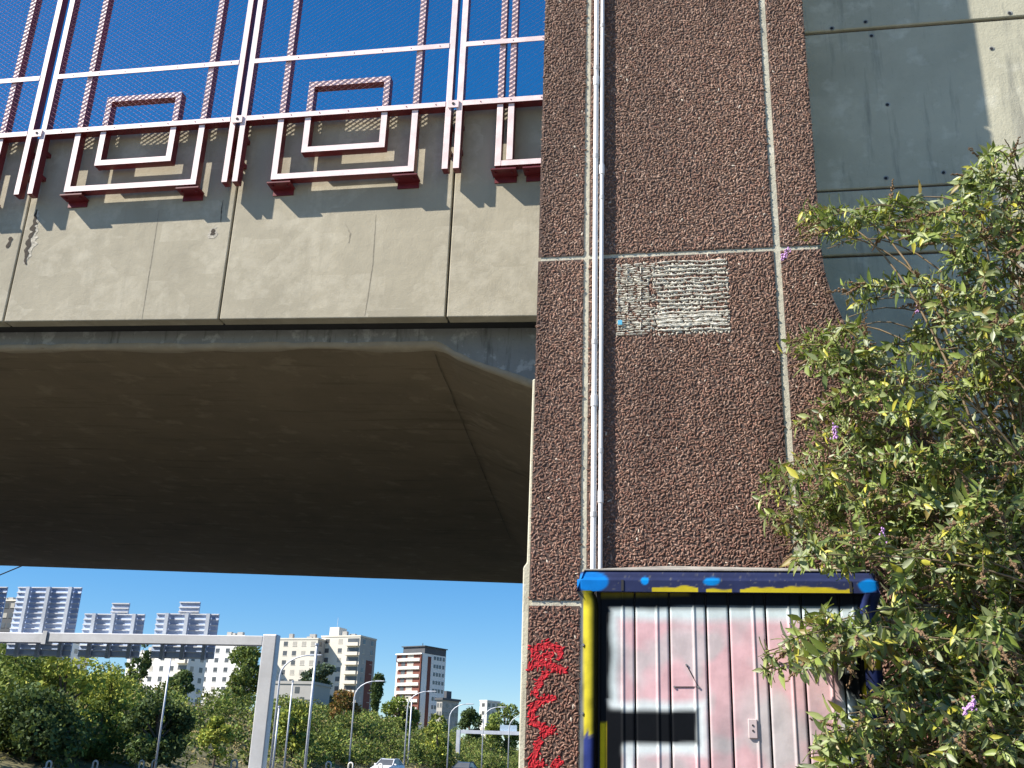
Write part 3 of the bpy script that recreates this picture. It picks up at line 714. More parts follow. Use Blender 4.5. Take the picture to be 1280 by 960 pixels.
# main canes aim at points spread over the bush
targets = []
for _ in range(4000):
    x, y = random.uniform(945, 1335), random.uniform(165, 995)
    if inside(x, y) and all((x-a)**2+(y-b)**2 > 30**2 for a, b in targets): targets.append((x, y))
manual = [(958, 835), (975, 815), (1000, 300), (1010, 275), (1060, 262), (1120, 258), (1245, 190), (1258, 178), (1210, 222), (985, 440), (1065, 395), (1090, 375), (950, 600), (975, 640), (1275, 180)]
ALL = [(x, y, 0) for x, y in targets]+[(x, y, 1) for x, y in manual]
for x, y, mflag in ALL:
    low = max(0, (y-650)/300)
    Y = random.uniform(6.75, 8.1)-(.55*low if x > 1050 else 0)
    if x < 1110 and y > 690: Y = random.uniform(6.25, 6.75)
    if x < 1110 and y < 690: Y = random.uniform(7.2, 8.2)
    T = Vector(atY(x, y, Y)); B = Vector((random.uniform(2.2, 3.9), random.uniform(7.0, 8.1), .9))
    hi = Vector((lerp(B.x, T.x, .25), lerp(B.y, T.y, .3), max(T.z*.8+.5, B.z+.7))); c2 = Vector((lerp(B.x, T.x, .72), lerp(B.y, T.y, .7), T.z+random.uniform(.0, .35)))
    pts = [bez(B, hi, c2, T, k/16) for k in range(17)]
    stems.tube(pts, [.013*(1-.75*k/17) for k in range(17)], 5, cap=False)
    d = (pts[-1]-pts[-3]).normalized()
    shoot(T, d, random.uniform(.18, .38), 1.0, check=True)
    for _ in range(7 if not mflag else 4):
        k = random.uniform(.72, .99); p = bez(B, hi, c2, T, k)
        if not inside(*proj(p)): continue
        dd = Vector((random.gauss(0, 1), random.gauss(0, .7)-.25, random.gauss(.1, .7))).normalized()*.9+d*.5
        shoot(p, dd, random.uniform(.15, .42), random.uniform(.7, 1.0))
child(stems.build('stems', M['stem'], smooth=True), bush)
so_ = child(seeds.build('seed_heads', plain('seed_head', (.17, .105, .055), .9, 0, .3, 20)), bush); tag(so_, kind='stuff')
for (px, py, Y) in ((982, 318, 7.6), (1150, 382, 7.4), (1044, 540, 7.3), (1212, 884, 6.3), (1104, 672, 6.9), (1203, 262, 7.4)):
    c0 = Vector(atY(px, py, Y)); dd = Vector((random.uniform(-.5, .3), 0, random.uniform(-1, -.2))).normalized()
    for k in range(34):
        tt = k/34; c = c0+dd*(.10*(tt-.5))+Vector((random.gauss(0, .011), random.gauss(0, .011), random.gauss(0, .011))); r = .0075
        flowers.tube([c-dd*r, c, c+dd*r], [r*.4, r, r*.4], 4, cap=False)
fo = child(flowers.build('flower_spikes', plain('lilac_flower', (.50, .28, .58), .7, 0, .3, 20)), bush); tag(fo, kind='stuff')
# leaf geometry: folded lance shape, 8 quads
LS = [(0, 0), (.18, .10), (.42, .165), (.70, .115), (1.0, 0)]
def leaf_verts(P, D, N, L):
    S = D.cross(N); 
    if S.length < 1e-4: S = D.orthogonal()
    S.normalize(); N = S.cross(D).normalized(); out = []
    for t, wd in LS:
        c = P+D*(t*L)-N*(.22*L*t*t)
        out += [c+S*(wd*L)+N*(.05*L), c, c-S*(wd*L)+N*(.05*L)]
    return out
LF = []
for i in range(4):
    for k in range(2): a = i*3+k; LF.append((a, a+1, a+4, a+3))
LF = np.array(LF)
def camdist(l): return (Vector(tuple(CAM))-l[0]).length/l[3]
leaves = [l for l in leaves if l[0].z > .9]
order = sorted(range(len(leaves)), key=lambda i: camdist(leaves[i]))
vis = [i for i in order if proj(leaves[i][0])[0] < 1278 and 0 < proj(leaves[i][0])[1] < 958][:300]; vset = set(vis)
for i in vis:
    P, D, N, L, c = leaves[i]; vv = leaf_verts(P, D, N, L)
    o = mesh_np('leaf', np.array([tuple(v) for v in vv]), LF, M['leaf'], None, np.tile(c, (15, 1)), smooth=True); child(o, bush)
rest = [l for i, l in enumerate(leaves) if i not in vset]
V = []; C_ = []
for P, D, N, L, c in rest: V += [tuple(v) for v in leaf_verts(P, D, N, L)]; C_ += [c]*15
Fc = (LF[None]+(np.arange(len(rest))*15)[:, None, None]).reshape(-1, 4)
fo = child(mesh_np('foliage', np.array(V), Fc, M['leaf'], None, np.array(C_), smooth=True), bush); tag(fo, kind='stuff')
print('leaves', len(leaves))

# ------------------------------------------------------------------ road side: gantry, barrier, lamps, cars
def HP(px, Y): return atY(px, 900, Y)[0]
YG = 36.0
gt = empty('sign_gantry', (-14.7, YG, .6)); tag(gt, 'grey steel sign gantry spanning the motorway', 'gantry')
mb = MB(); mb.box((-14.97, YG-.2, .6), (-14.45, YG+.2, 5.80)); child(mb.build('post', M['galv'], bevel=.04, bseg=2), gt)
mb = MB(); mb.box((-40.2, YG-.2, .6), (-39.7, YG+.2, 5.80)); child(mb.build('post', M['galv'], bevel=.04, bseg=2), gt)
mb = MB(); mb.box((-23.35, YG-.17, 5.40), (-14.98, YG+.17, 5.74)); child(mb.build('beam', M['galv'], bevel=.02), gt)
mb = MB(); mb.box((-39.69, YG-.17, 5.36), (-23.52, YG+.17, 5.72)); child(mb.build('beam', M['galv'], bevel=.02), gt)
mb = MB(); mb.box((-23.52, YG-.22, 5.32), (-23.35, YG+.22, 5.80)); child(mb.build('splice_flange', M['galv']), gt)
def sign(x0, x1, z0, z1, label, tab=None):
    t = empty('road_sign', ((x0+x1)/2, YG+.35, z0)); tag(t, label, 'road sign', 'signs on the gantry seen from behind')
    mb = MB(); mb.box((x0, YG+.42, z0), (x1, YG+.45, z1)); child(mb.build('sheet', M['alu']), t)
    n = int((z1-z0)/.19)
    for k in range(n+1):
        z = z0+.03+k*(z1-z0-.06)/n; mb = MB(); mb.box((x0+.004, YG+.365, z-.017), (x1-.004, YG+.419, z+.017)); child(mb.build('stiffener', M['ribs']), t)
    for f in (.2, .52, .86):
        x = x0+(x1-x0)*f; mb = MB(); mb.box((x-.07, YG+.22, z0-.05), (x+.07, YG+.354, z1-.02)); child(mb.build('mast', M['mast']), t)
    if tab:
        a, b, zt = tab; mb = MB(); mb.box((a, YG+.42, z1+.005), (b, YG+.45, zt)); child(mb.build('top_plate', M['alu']), t)
        for z in (z1+.06, (z1+zt)/2, zt-.03):
            mb = MB(); mb.box((a, YG+.36, z-.02), (b, YG+.419, z+.02)); child(mb.build('stiffener', M['ribs']), t)
sign(-25.3, -22.65, 4.95, 7.50, 'tallest slatted sign back on the gantry, no plate on top')
sign(-22.35, -19.92, 4.95, 6.53, 'slatted sign back with small top plate, middle of the gantry', (-21.3, -20.6, 6.93))
sign(-19.45, -17.0, 4.95, 6.57, 'slatted sign back with small top plate, nearest the gantry post', (-18.6, -17.8, 7.0))
sign(-28.6, -25.75, 4.95, 7.50, 'slatted sign back cut by the left edge of the photo')
# crash barrier beside the carriageway with white hoop markers
cb = empty('crash_barrier', (-13.0, 30, 0)); tag(cb, 'low concrete crash barrier along the motorway edge', 'crash barrier')
mb = MB(); 
for a, b in ((-10, 200),):
    n0 = len(mb.v); prof = [(-13.35, .2), (-12.75, .2), (-12.8, .75), (-12.95, 1.30), (-13.12, 1.30), (-13.3, .75)]
    for y in (a, b): mb.v += [(x, y, z) for x, z in prof]
    for i in range(6): j = (i+1) % 6; mb.f.append((n0+i, n0+j, n0+6+j, n0+6+i)); mb.m.append(0)
    mb.f += [tuple(n0+i for i in range(5, -1, -1)), tuple(n0+6+i for i in range(6))]; mb.m += [0, 0]
child(mb.build('wall_section', M['wall']), cb)
hoops = [(2, 'leftmost white hoop marker on the crash barrier'), (70, 'white hoop marker on the crash barrier below the yellowish tree'), (137, 'left one of the close pair of white hoop markers'), (155, 'right one of the close pair of white hoop markers'), (268, 'small white hoop marker just left of the gantry post foot'), (398, 'white hoop marker on the barrier beside the tall pole'), (428, 'white hoop marker between tall pole and curved lamp'), (468, 'white hoop marker just left of the white car')]
for px, lab in hoops:
    Y = min(60, -13.04*1386/(px-867)) if px < 860 else 60; X = -13.04; zt = atY(px, 949 if px < 300 else 948, Y)[2]; zt = min(max(zt, 1.42), 1.62)
    t = empty('hoop_marker', (X, Y, 1.3)); tag(t, lab, 'marker', 'white hoop markers on the crash barrier'); r = .055 if Y < 30 else .09
    pts = [(X-r, Y, 1.29), (X-r, Y, zt-r)]+[(X-r*math.cos(a), Y, zt-r+r*math.sin(a)) for a in np.linspace(.4, 2.7, 5)]+[(X+r, Y, zt-r), (X+r, Y, 1.29)]
    mb = MB(); mb.tube(pts, .022 if Y < 30 else .03, 6); child(mb.build('hoop', M['whiteplastic'], smooth=True), t)
    mb = MB(); mb.box((X-r-.03, Y-.05, 1.285), (X+r+.03, Y+.05, 1.31)); child(mb.build('foot', M['galv']), t)
def lamp(px, topy, Y, label, arm=2.2, curved=True, base=.6, rad=.085):
    top = atY(px, topy, Y); X = top[0]; H = top[2]
    t = empty('street_lamp', (X, Y, base)); tag(t, label, 'street lamp', 'street lamps along the motorway')
    mb = MB()
    if curved:
        pts = [(X, Y, base), (X, Y, H-1.9)]+[(X+arm*(1-math.cos(a)), Y, H-1.9+1.75*math.sin(a)) for a in np.linspace(.25, math.pi/2, 6)]; ex = pts[-1]
    else: pts = [(X, Y, base), (X, Y, H)]; ex = None
    mb.tube(pts, [rad*(1-.5*i/len(pts)) for i in range(len(pts))], 7); child(mb.build('pole', M['galv'], smooth=True), t)
    if ex:
        mb = MB(); mb.prism([(ex[0]-.1, ex[2]-.08), (ex[0]+.9, ex[2]-.02), (ex[0]+.9, ex[2]+.06), (ex[0]-.1, ex[2]+.08)], Y-.14, Y+.14); child(mb.build('lamp_head', M['galv'], bevel=.02), t)
lamp(353, 816, 86, 'curved street lamp in front of the cream apartment block', 2.6)
lamp(445, 849, 112, 'curved street lamp left of the poplar', 2.3)
lamp(511, 862, 122, 'curved street lamp in front of the red and white tower', 2.4)
lamp(563, 878, 137, 'curved street lamp in front of the small roofed building', 2.2)
lamp(605, 882, 150, 'curved street lamp behind the far gantry', 2.2)
lamp(637, 894, 168, 'curved street lamp closest to the pier', 1.8)
def pole(px, topy, Y, label, rad=.07, cap=None):
    q = atY(px, topy, Y); t = empty('pole', (q[0], Y, .6)); tag(t, label, 'pole')
    zb = hill(q[0], Y)+(.58 if q[0] < -12 else 0); mb = MB(); mb.tube([(q[0], Y, zb), (q[0], Y, q[2])], [rad, rad*.75], 8); child(mb.build('shaft', M['galv'], smooth=True), t)
    mb = MB(); mb.tube([(q[0], Y, q[2]-.02), (q[0], Y, q[2]+.08)], rad*1.3, 8); child(mb.build('cap', M['galv']), t)
pole(396, 806, 60, 'tall plain grey pole rising past the cream apartment block', .09)
pole(349, 884, 62, 'short white pole beside the gantry post', .07)
pole(366, 852, 74, 'dark slim pole in front of the grey low building', .07)
pole(214, 819, 66, 'slim pale pole standing among the hillside trees', .07)
pole(515, 872, 150, 'small white pole right of the poplar', .12)
# far gantry
fg = empty('far_gantry', (HP(575, 180), 180, .6)); tag(fg, 'small distant sign gantry with a pale blue sign by the pier', 'gantry')
xl = HP(574, 180); zt = atY(600, 913, 180)[2]; zb = atY(600, 917.5, 180)[2]
mb = MB(); mb.box((xl-.3, 179.7, .6), (xl+.3, 180.3, zt)); child(mb.build('post', M['galv']), fg)
mb = MB(); mb.box((xl+.3, 179.75, zb), (-20, 180.25, zt)); child(mb.build('beam', M['galv']), fg)
a = HP(625, 180); b = HP(646, 180); mb = MB(); mb.box((a, 180.3, zt-.4), (b, 180.5, atY(625, 906, 180)[2])); child(mb.build('sign_plate', plain('pale_blue_sign', (.35, .45, .55), .5)), fg)
# cars
def car(px, Y, paintm, label, rz):
    X = HP(px, Y); t = empty('car', (X, Y, .6), rz); tag(t, label, 'car', 'cars on the motorway')
    def P(mb, n, m, **k): o = mb.build(n, m, t, **k); return o
    # length along local Y (front = -Y), width X
    st = [(-2.1, .42, .62, .74), (-1.95, .26, .72, .84), (-1.1, .22, .92, .88), (-.75, .22, .96, .89), (1.2, .22, .98, .89), (1.9, .24, .95, .86), (2.12, .35, .80, .78)]
    mb = MB(); n0 = 0
    for (y, z0, z1, hw) in st: mb.v += [(-hw, y, z0), (hw, y, z0), (hw*1.0, y, z1-.18), (hw*.93, y, z1), (-hw*.93, y, z1), (-hw, y, z1-.18)]
    for i in range(len(st)-1):
        for k in range(6): j = (k+1) % 6; mb.f.append((i*6+k, i*6+j, i*6+6+j, i*6+6+k)); mb.m.append(0)
    mb.f += [tuple(range(5, -1, -1)), tuple(range((len(st)-1)*6, len(st)*6))]; mb.m += [0, 0]
    P(mb, 'body', paintm, smooth=False, bevel=.05, bseg=2)
    g0 = [(-.95, .95, .80), (-.2, 1.42, .62), (.2, 1.48, .63), (1.0, 1.44, .62), (1.85, .97, .76)]
    mb = MB()
    for (y, z, hw) in g0: mb.v += [(-hw-.06, y, min(z, .97)), (hw+.06, y, min(z, .97)), (hw, y, z), (-hw, y, z)]
    for i in range(4):
        for k in range(4): j = (k+1) % 4; mb.f.append((i*4+k, i*4+j, i*4+4+j, i*4+4+k)); mb.m.append(1 if k == 2 and i in (1, 2) else 0)
    P(mb, 'cabin', [M['glass'], paintm], bevel=.02)
    for s in (-1, 1):
        mb = MB(); mb.tube([(s*.80, -.93, .95), (s*.635, -.2, 1.42), (s*.64, .2, 1.485), (s*.635, 1.0, 1.445), (s*.77, 1.83, .97)], .045, 5); P(mb, 'roof_pillar', paintm)
        mb = MB(); mb.box((s*.93-.11, -.72, .93), (s*.93+.11, -.55, 1.07)); P(mb, 'mirror', paintm, bevel=.03)
        mb = MB(); mb.box((s*.62-.17, -2.11, .58), (s*.62+.17, -1.9, .72)); P(mb, 'headlight', M['lampclear'], bevel=.03)
        mb = MB(); mb.box((s*.66-.13, 2.0, .66), (s*.66+.13, 2.16, .82)); P(mb, 'tail_light', M['lampred'], bevel=.03)
        for y in (-1.3, 1.3):
            mb = MB(); mb.tube([(s*.72, y, .32), (s*.90, y, .32)], .32, 18); wv = P(mb, 'wheel', M['rubber'])
            mb = MB(); mb.tube([(s*.895, y, .32), (s*.912, y, .32)], .2, 12); o = mb.build('rim', M['rim'], wv)
car(489, 94, M['carwhite'], 'white car on the motorway under the tower', math.radians(-6))
car(583, 104, M['cardark'], 'dark car on the motorway near the pier', math.radians(-6))
# wire under the bridge, upper left
mb = MB(); a = atY(-30, 731, 45); b = atY(22, 709.5, 45); mb.tube([tuple(a), tuple(b), tuple(b+(b-a)*3)], .03, 5)
tag(mb.build('overhead_wire', M['dark']), 'thin dark wire crossing the sky below the bridge at left', 'wire')

# ------------------------------------------------------------------ buildings on the plateau
def building(name, px0, px1, ytop, Y, th, wfrac, wall_mats, label, storey=3.0, cols=(5, 3), side_mat=None, windows=True, base=6.0, nst=None, balcony=None, parapet=True):
    """box rotated by th; px extent of both faces; wfrac = share of the front face"""
    q0 = atY(px0, ytop, Y); q1 = atY(px1, ytop, Y); top = (q0[2]+q1[2])/2; span = q1[0]-q0[0]
    cdir = np.array([-(q0[0]+q1[0])/2, -Y]); cdir /= np.linalg.norm(cdir); perp = np.array([-cdir[1], cdir[0]])
    nf = np.array([math.sin(th), -math.cos(th)]); ns = np.array([math.cos(th), math.sin(th)])
    w = span*wfrac/abs(ns@perp); d = span*(1-wfrac)/max(.15, abs(nf@perp)); d = max(d, 8)
    t = empty(name, (q0[0], Y, base), th); tag(t, label, 'building')
    H = top-base
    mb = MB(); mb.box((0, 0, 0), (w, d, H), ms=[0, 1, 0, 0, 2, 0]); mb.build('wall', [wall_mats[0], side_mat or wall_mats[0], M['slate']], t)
    if parapet: mb = MB(); mb.box((-.15, -.15, H-.001), (w+.15, d+.15, H+.5)); mb.build('parapet', wall_mats[1] if len(wall_mats) > 1 else wall_mats[0], t)
    if windows and w > 9:
        for k_ in range(3):
            a_ = w*random.uniform(.12, .85); b_ = d*random.uniform(.1, .4); e_ = random.uniform(.5, 1.1); mb = MB(); mb.box((a_-e_, b_, H+.501), (a_+e_, b_+1.2, H+.5+random.uniform(.6, 1.5))); mb.build('roof_vent', M['grey'], t)
    n = nst or int(H/storey)
    if windows:
        for face in (0, 1):
            nc = cols[face]; Lf = w if face == 0 else d
            for r in range(n):
                z = H-storey*(r+1)+.9
                for c in range(nc):
                    u = Lf*(c+.5)/nc; ww = min(.75, Lf/nc*.32); 
                    if balcony and face == 0 and c in balcony: continue
                    mb = MB(); fr = MB()
                    if face == 0: mb.box((u-ww, -.04, z), (u+ww, -.012, z+1.45)); fr.box((u-ww-.1, -.10, z-.12), (u+ww+.1, -.001, z-.001))
                    else: mb.box((w+.012, u-ww, z), (w+.04, u+ww, z+1.45)); fr.box((w+.001, u-ww-.1, z-.12), (w+.10, u+ww+.1, z-.001))
                    wo = mb.build('window', M['shutter'] if random.random() < .3 else M['glass'], t); fr.build('sill', wall_mats[0], wo)
    if balcony:
        for r in range(n):
            z = H-storey*(r+1)
            for c in balcony:
                u0 = w*c/cols[0]+.1; u1 = w*(c+1)/cols[0]-.1
                mb = MB(); mb.box((u0, -1.3, z), (u1, -.002, z+.18)); mb.box((u0, -1.3, z+.181), (u1, -1.2, z+1.1)); mb.build('balcony', wall_mats[-1], t)
                mb = MB(); mb.box((u0+.2, -.05, z+.2), (u1-.2, -.01, z+2.5)); mb.build('balcony_door', M['glass'], t)
    return t, w, d, H
t, w_, d_, H = building('apartment_block', 243, 309, 797, 330, -.18, .86, [M['white'], M['white']], 'white apartment block behind the gantry beam, dotted with small windows', cols=(5, 2), side_mat=M['white'])
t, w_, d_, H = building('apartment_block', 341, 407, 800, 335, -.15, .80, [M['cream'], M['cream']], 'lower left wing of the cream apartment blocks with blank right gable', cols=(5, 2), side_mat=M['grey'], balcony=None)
for r in range(10):
    mb = MB(); mb.box((-1.2, .4, H-3*(r+1)), (-.003, 7, H-3*(r+1)+1.1)); mb.build('balcony', M['white'], t)
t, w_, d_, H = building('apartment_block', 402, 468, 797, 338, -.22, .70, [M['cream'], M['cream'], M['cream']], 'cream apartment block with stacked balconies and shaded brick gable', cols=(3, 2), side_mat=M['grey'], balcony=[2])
mb = MB(); mb.box((1.0, 3, H+.5), (4.6, 8, H+3.6)); mb.build('lift_housing', M['cream'], t)
mb = MB(); mb.box((w_+.012, d_*.45, 0), (w_+.06, d_*.85, H-7)); mb.build('brick_strip', M['brick'], t)
mb = MB(); mb.tube([(2.6, 5, H+3.6), (2.6, 5, H+7)], .06, 5); mb.build('aerial', M['galv'], t)
# tower
t, w_, d_, H = building('tower_block', 496.5, 556.5, 818, 415, -.44, .52, [M['white'], M['white']], 'tall tower with white balconies, red trim and slate roof storey', cols=(1, 6), side_mat=M['white'], windows=False, parapet=False)
n = int(H/3)
for r in range(n):
    z = H-3.1*(r+1)+.2
    if z < 0: break
    mb = MB(); mb.box((1.0, -.9, z-.1), (w_-.9, -.003, z+.95)); mb.build('balcony', M['white'], t)
    mb = MB(); mb.box((.7, -.05, z+.96), (w_-.5, -.01, z+2.75)); o = mb.build('balcony_recess', M['brick'], t)
    mb = MB(); mb.box((2.6, -.12, z+1.0), (4.6, -.052, z+2.6)); mb.build('window', M['glass'], o)
    mb = MB(); mb.box((5.6, -.12, z+1.0), (8.8, -.052, z+2.5)); mb.build('window', M['shutter'], o)
    for f in (.52, .64, .76, .90):
        mb = MB(); mb.box((w_+.01, d_*f-.65, z+.9), (w_+.05, d_*f+.65, z+2.3)); mb.build('window', M['glass'], t)
mb = MB(); mb.box((w_-.5, -.7, 0), (w_-.2, -.004, H-.5)); mb.build('trim', M['brick'], t)
mb = MB(); mb.box((.4, -.7, H-3.3), (.7, -.004, H-.6)); mb.build('trim', M['brick'], t)
mb = MB(); mb.box((w_+.011, d_*.22, 0), (w_+.08, d_*.36, H-1)); mb.build('stair_strip', M['brick'], t)
mb = MB(); mb.box((-.1, -.95, H-.5), (w_+.1, -.005, H)); mb.build('cornice', M['white'], t)
mb = MB(); mb.box((2.2, 1, H), (w_+.05, d_-.2, H+2.6)); r_ = mb.build('roof_storey', M['slate'], t)
mb = MB(); mb.box((1.7, .4, H+2.601), (w_+.6, d_+.2, H+2.95)); mb.build('roof_edge', M['slate'], r_)
mb = MB(); mb.tube([(w_*.6, 6, H+2.95), (w_*.6, 6, H+4.6)], .15, 6); mb.build('aerial', M['slate'], r_)
# smaller ones
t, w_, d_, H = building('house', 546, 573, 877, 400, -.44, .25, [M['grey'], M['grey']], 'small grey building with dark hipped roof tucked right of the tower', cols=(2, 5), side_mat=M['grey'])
mb = MB(); mb.box((-.6, -.6, H+.5), (w_+.6, d_+.6, H+1.3)); mb.build('roof', M['slate'], t)
mb = MB(); mb.box((w_*.3, d_*.3, H+1.3), (w_*.8, d_*.6, H+4)); mb.build('roof_lantern', M['slate'], t)
building('house', 600, 625, 877, 420, -.5, .35, [M['white'], M['white']], 'plain white box of a building far off by the pier', cols=(1, 3), side_mat=M['cream'])
t, w_, d_, H = building('low_building', 334, 388, 855, 190, -.1, .97, [M['grey'], M['grey']], 'low windowless grey building beneath the cream apartment block', windows=False, base=8.0)
for f, z in ((.80, 2.3), (.68, .5)):
    mb = MB(); mb.box((w_*f-.45, -.05, H-z-1.1), (w_*f+.45, -.01, H-z)); mb.build('window', M['glass'], t)
mb = MB(); mb.box((.02, -.03, H-2.9), (w_-.02, -.008, H-2.7)); mb.build('band', M['slate'], t)
t, w_, d_, H = building('office_block', -30, 22, 752, 300, -.1, .9, [M['slate'], M['cream']], 'dark building with pale parapet behind the leftmost signs', cols=(8, 2))
t, w_, d_, H = building('house', 70, 97, 796, 310, -.2, .7, [M['white'], M['white']], 'narrow white building between two sign backs', cols=(3, 2))
t, w_, d_, H = building('house', 160, 244, 818, 300, -.25, .8, [M['white'], M['white'], M['cream']], 'pale terraced flats with balconies half hidden behind trees', cols=(6, 2), balcony=[5])

# ------------------------------------------------------------------ far vegetation
def crown(blobs, n, size, cols, seed, squash=1.0):
    """leaf quads spread through a set of lobes (x,y,z,r)"""
    r_ = np.random.default_rng(seed); B = np.array(blobs); wts = B[:, 3]**2; idx = r_.choice(len(B), n, p=wts/wts.sum())
    d = r_.normal(0, 1, (n, 3)); d /= np.linalg.norm(d, axis=1)[:, None]
    rad = B[idx, 3]*(r_.uniform(.35, 1.0, n)**.5)*r_.choice([1, 1, 1, 1.15], n); C0 = B[idx, :3]+d*rad[:, None]*np.array([1, 1, squash])
    a = r_.normal(0, 1, (n, 3)); a = a*.7+d*0; a /= np.linalg.norm(a, axis=1)[:, None]; b = np.cross(a, r_.normal(0, 1, (n, 3))); b /= np.linalg.norm(b, axis=1)[:, None]
    s = size*r_.uniform(.6, 1.4, n)[:, None]
    V = np.stack([C0-a*s-b*s*.3, C0+b*s*.55-a*s*.1, C0+a*s+b*s*.2, C0-b*s*.5+a*s*.15], 1).reshape(-1, 3)
    lobe_t = r_.uniform(.7, 1.45, len(B))[idx][:, None]*1.25
    c = np.array(cols)[r_.integers(0, len(cols), n)]*r_.uniform(.7, 1.35, (n, 1))*lobe_t
    return V, np.arange(4*n).reshape(n, 4), np.repeat(np.clip(c, .005, .9), 4, 0)
G1 = [(.10, .135, .032), (.13, .165, .038), (.075, .11, .028), (.165, .19, .045)]
G2 = [(.20, .23, .04), (.26, .27, .05), (.14, .18, .04), (.30, .30, .06)]
G3 = [(.05, .075, .05), (.065, .09, .065), (.04, .06, .045)]
G4 = [(.17, .09, .03), (.13, .08, .03), (.10, .09, .03), (.20, .11, .04)]
G5 = [(.05, .08, .028), (.07, .10, .035), (.04, .06, .025)]
def lobes(kind, H, Wd, seed):
    r_ = random.Random(seed); out = []
    if kind == 'poplar':
        for k in range(12): z = H*(.18+.8*k/12); out.append((r_.uniform(-.1, .1)*Wd, r_.uniform(-.1, .1)*Wd, z, Wd*.5*(math.sin(math.pi*min(1, .25+.75*(1-k/12)))**.6)*r_.uniform(.65, .95)))
    elif kind == 'cedar':
        for k in range(16):
            z = H*(.25+.7*k/16); rr = Wd*.5*(1-.6*k/16); an = r_.uniform(0, 6.28); out.append((rr*.6*math.cos(an), rr*.6*math.sin(an), z, Wd*.17))
    else:
        for k in range(17):
            t_ = r_.uniform(0, 1); z = H*(.22+.66*t_); rr = Wd*.5*math.sin(math.pi*(.15+.75*t_))*.72; an = r_.uniform(0, 6.28)
            out.append((rr*math.cos(an), rr*math.sin(an), z, Wd*r_.uniform(.13, .24)))
    return out
def tree(px, ytop, ybase, wpx, Y, cols, label, kind='round', n=1500, size=.22, group=None, seed=0, nm='tree'):
    top = atY(px, ytop, Y); bz = atY(px, ybase, Y)[2]; X = top[0]; gz = hill(X, Y)+.58; bz = min(bz, gz) if ybase > 900 else bz
    Wd = abs(atY(px+wpx/2, ytop, Y)[0]-atY(px-wpx/2, ytop, Y)[0]); H = top[2]-gz if kind != 'poplar' else top[2]-gz
    t = empty(nm, (X, Y, gz)); tag(t, label, 'tree', group)
    lb = lobes(kind, H, Wd, seed); V, Fc, c = crown(lb, int(n*2.4), size*.62, cols, seed, .45 if kind == 'cedar' else .9)
    mesh_np('crown', V, Fc, M['farleaf'], t, c)
    mb = MB(); mb.tube([(0, 0, -.3), (.05*Wd, 0, H*.3), (0, 0, H*.55), (.02, 0, H*.85)], [Wd*.045, Wd*.035, Wd*.025, Wd*.008], 7)
    for b in lb[::2]: mb.tube([(0, 0, min(b[2]*.6, H*.5)), (b[0]*.5, b[1]*.5, b[2]*.85), (b[0], b[1], b[2])], [Wd*.02, Wd*.014, Wd*.006], 5, cap=False)
    mb.build('trunk', M['bark'], t); return t
GR = 'trees on the slope beyond the motorway'
tree(22, 812, 960, 130, 66, G1, 'dark green tree below the tallest sign at the left edge', n=2600, size=.26, seed=11, group=GR)
tree(88, 816, 960, 96, 66, G2, 'yellow green tree below the narrow white building', n=2000, size=.24, seed=12, group=GR)
tree(146, 832, 960, 80, 72, G2, 'small yellowish tree right of the larger yellow green one', n=1500, size=.22, seed=13, group=GR)
tree(203, 868, 962, 84, 68, G5, 'dense dark tree low on the slope below the slim pale pole', n=2300, size=.24, seed=14, group=GR)
tree(50, 872, 962, 120, 62, G5, 'darkest tree low in the left corner of the slope', n=2400, size=.26, seed=15, group=GR)
tree(130, 880, 962, 90, 70, G1, 'mid green tree between the two dark low trees', n=2000, size=.24, seed=16, group=GR)
tree(309, 804, 880, 56, 210, G5+G1, 'tall dark tree beside the white block, behind the gantry post', n=2200, size=.55, seed=17, group=GR)
tree(400, 829, 900, 72, 230, G3, 'spreading grey green cedar in front of the cream blocks', 'cedar', n=2600, size=.6, seed=18, group=GR)
tree(473, 841, 900, 17, 240, G5, 'slender dark poplar right of the cream blocks', 'poplar', n=1500, size=.45, seed=19, group=GR)
tree(432, 862, 905, 42, 160, G4, 'reddish brown autumn tree below the cream block gable', n=1500, size=.4, seed=20, group=GR)
tree(500, 874, 930, 46, 200, G1, 'green tree at the foot of the red and white tower', n=1500, size=.45, seed=21, group=GR)
tree(588, 884, 930, 32, 260, G5, 'dark tree left of the far white box building', n=1300, size=.55, seed=22, group=GR)
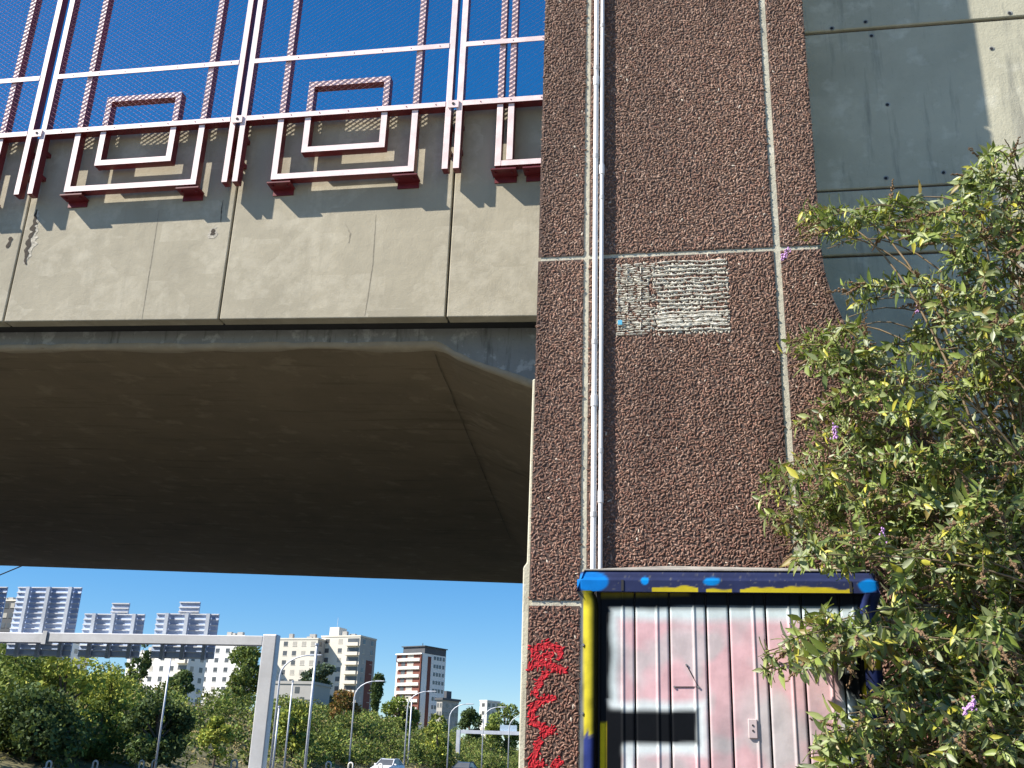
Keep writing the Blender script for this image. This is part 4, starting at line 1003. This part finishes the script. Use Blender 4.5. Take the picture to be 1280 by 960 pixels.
tree(632, 878, 930, 44, 270, G1, 'broad green tree next to the pier above the far gantry', n=1500, size=.55, seed=23, group=GR)
tree(228, 838, 900, 36, 120, G5, 'dark tree in front of the pale terraced flats', n=1300, size=.3, seed=24, group=GR)
tree(180, 779, 850, 26, 200, G5, 'dark treetop rising between the two plated sign backs', n=900, size=.5, seed=25, group=GR)
tree(274, 892, 955, 36, 84, G2, 'bright yellow green small tree left of the gantry post foot', n=1000, size=.22, seed=26, group=GR)
tree(372, 876, 940, 44, 110, G2+G1, 'light green tree at the foot of the tall plain pole', n=1300, size=.3, seed=27, group=GR)
tree(548, 893, 945, 44, 170, G1+G2, 'small light tree below the tower between two curved lamps', n=1200, size=.4, seed=28, group=GR)
# hillside thicket: one mass of shrubs
r_ = random.Random(5); bl = []
for k in range(520):
    Y = 48+ (r_.random()**1.3)*260; X = -39.5-r_.random()**1.5*32; px, py = proj((X, Y, 3))
    if px < -150 or px > 700: continue
    if 240 < px < 325 and r_.random() < .55: continue       # dry grass shows through here
    h = hill(X, Y)+.58; s = r_.uniform(.9, 2.0)*(1+.15*(Y > 120)); 
    for _ in range(4): bl.append((X+r_.uniform(-1, 1)*s, Y+r_.uniform(-1, 1)*s, h+r_.uniform(.2, 1.0)*s, s*r_.uniform(.45, .8)))
V, Fc, c = crown(bl, 140000, .19, G1+G1+G5+[(.17, .18, .05), (.18, .15, .06)], 31)
o = mesh_np('hillside_shrubs', V, Fc, M['farleaf'], None, c); tag(o, 'green shrub thicket covering the slope beyond the motorway', 'shrubs', kind='stuff')
# dry grass tufts between the shrubs
bl = []
for k in range(1400):
    Y = r_.uniform(50, 200); X = -38.5-r_.random()*28; bl.append((X, Y, hill(X, Y)+.7, r_.uniform(.3, .7)))
V, Fc, c = crown(bl, 50000, .10, [(.34, .26, .13), (.28, .22, .11), (.20, .19, .08)], 32)
o = mesh_np('dry_grass', V, Fc, M['farleaf'], None, c); tag(o, 'dry straw coloured grass on the slope', 'grass', kind='stuff')
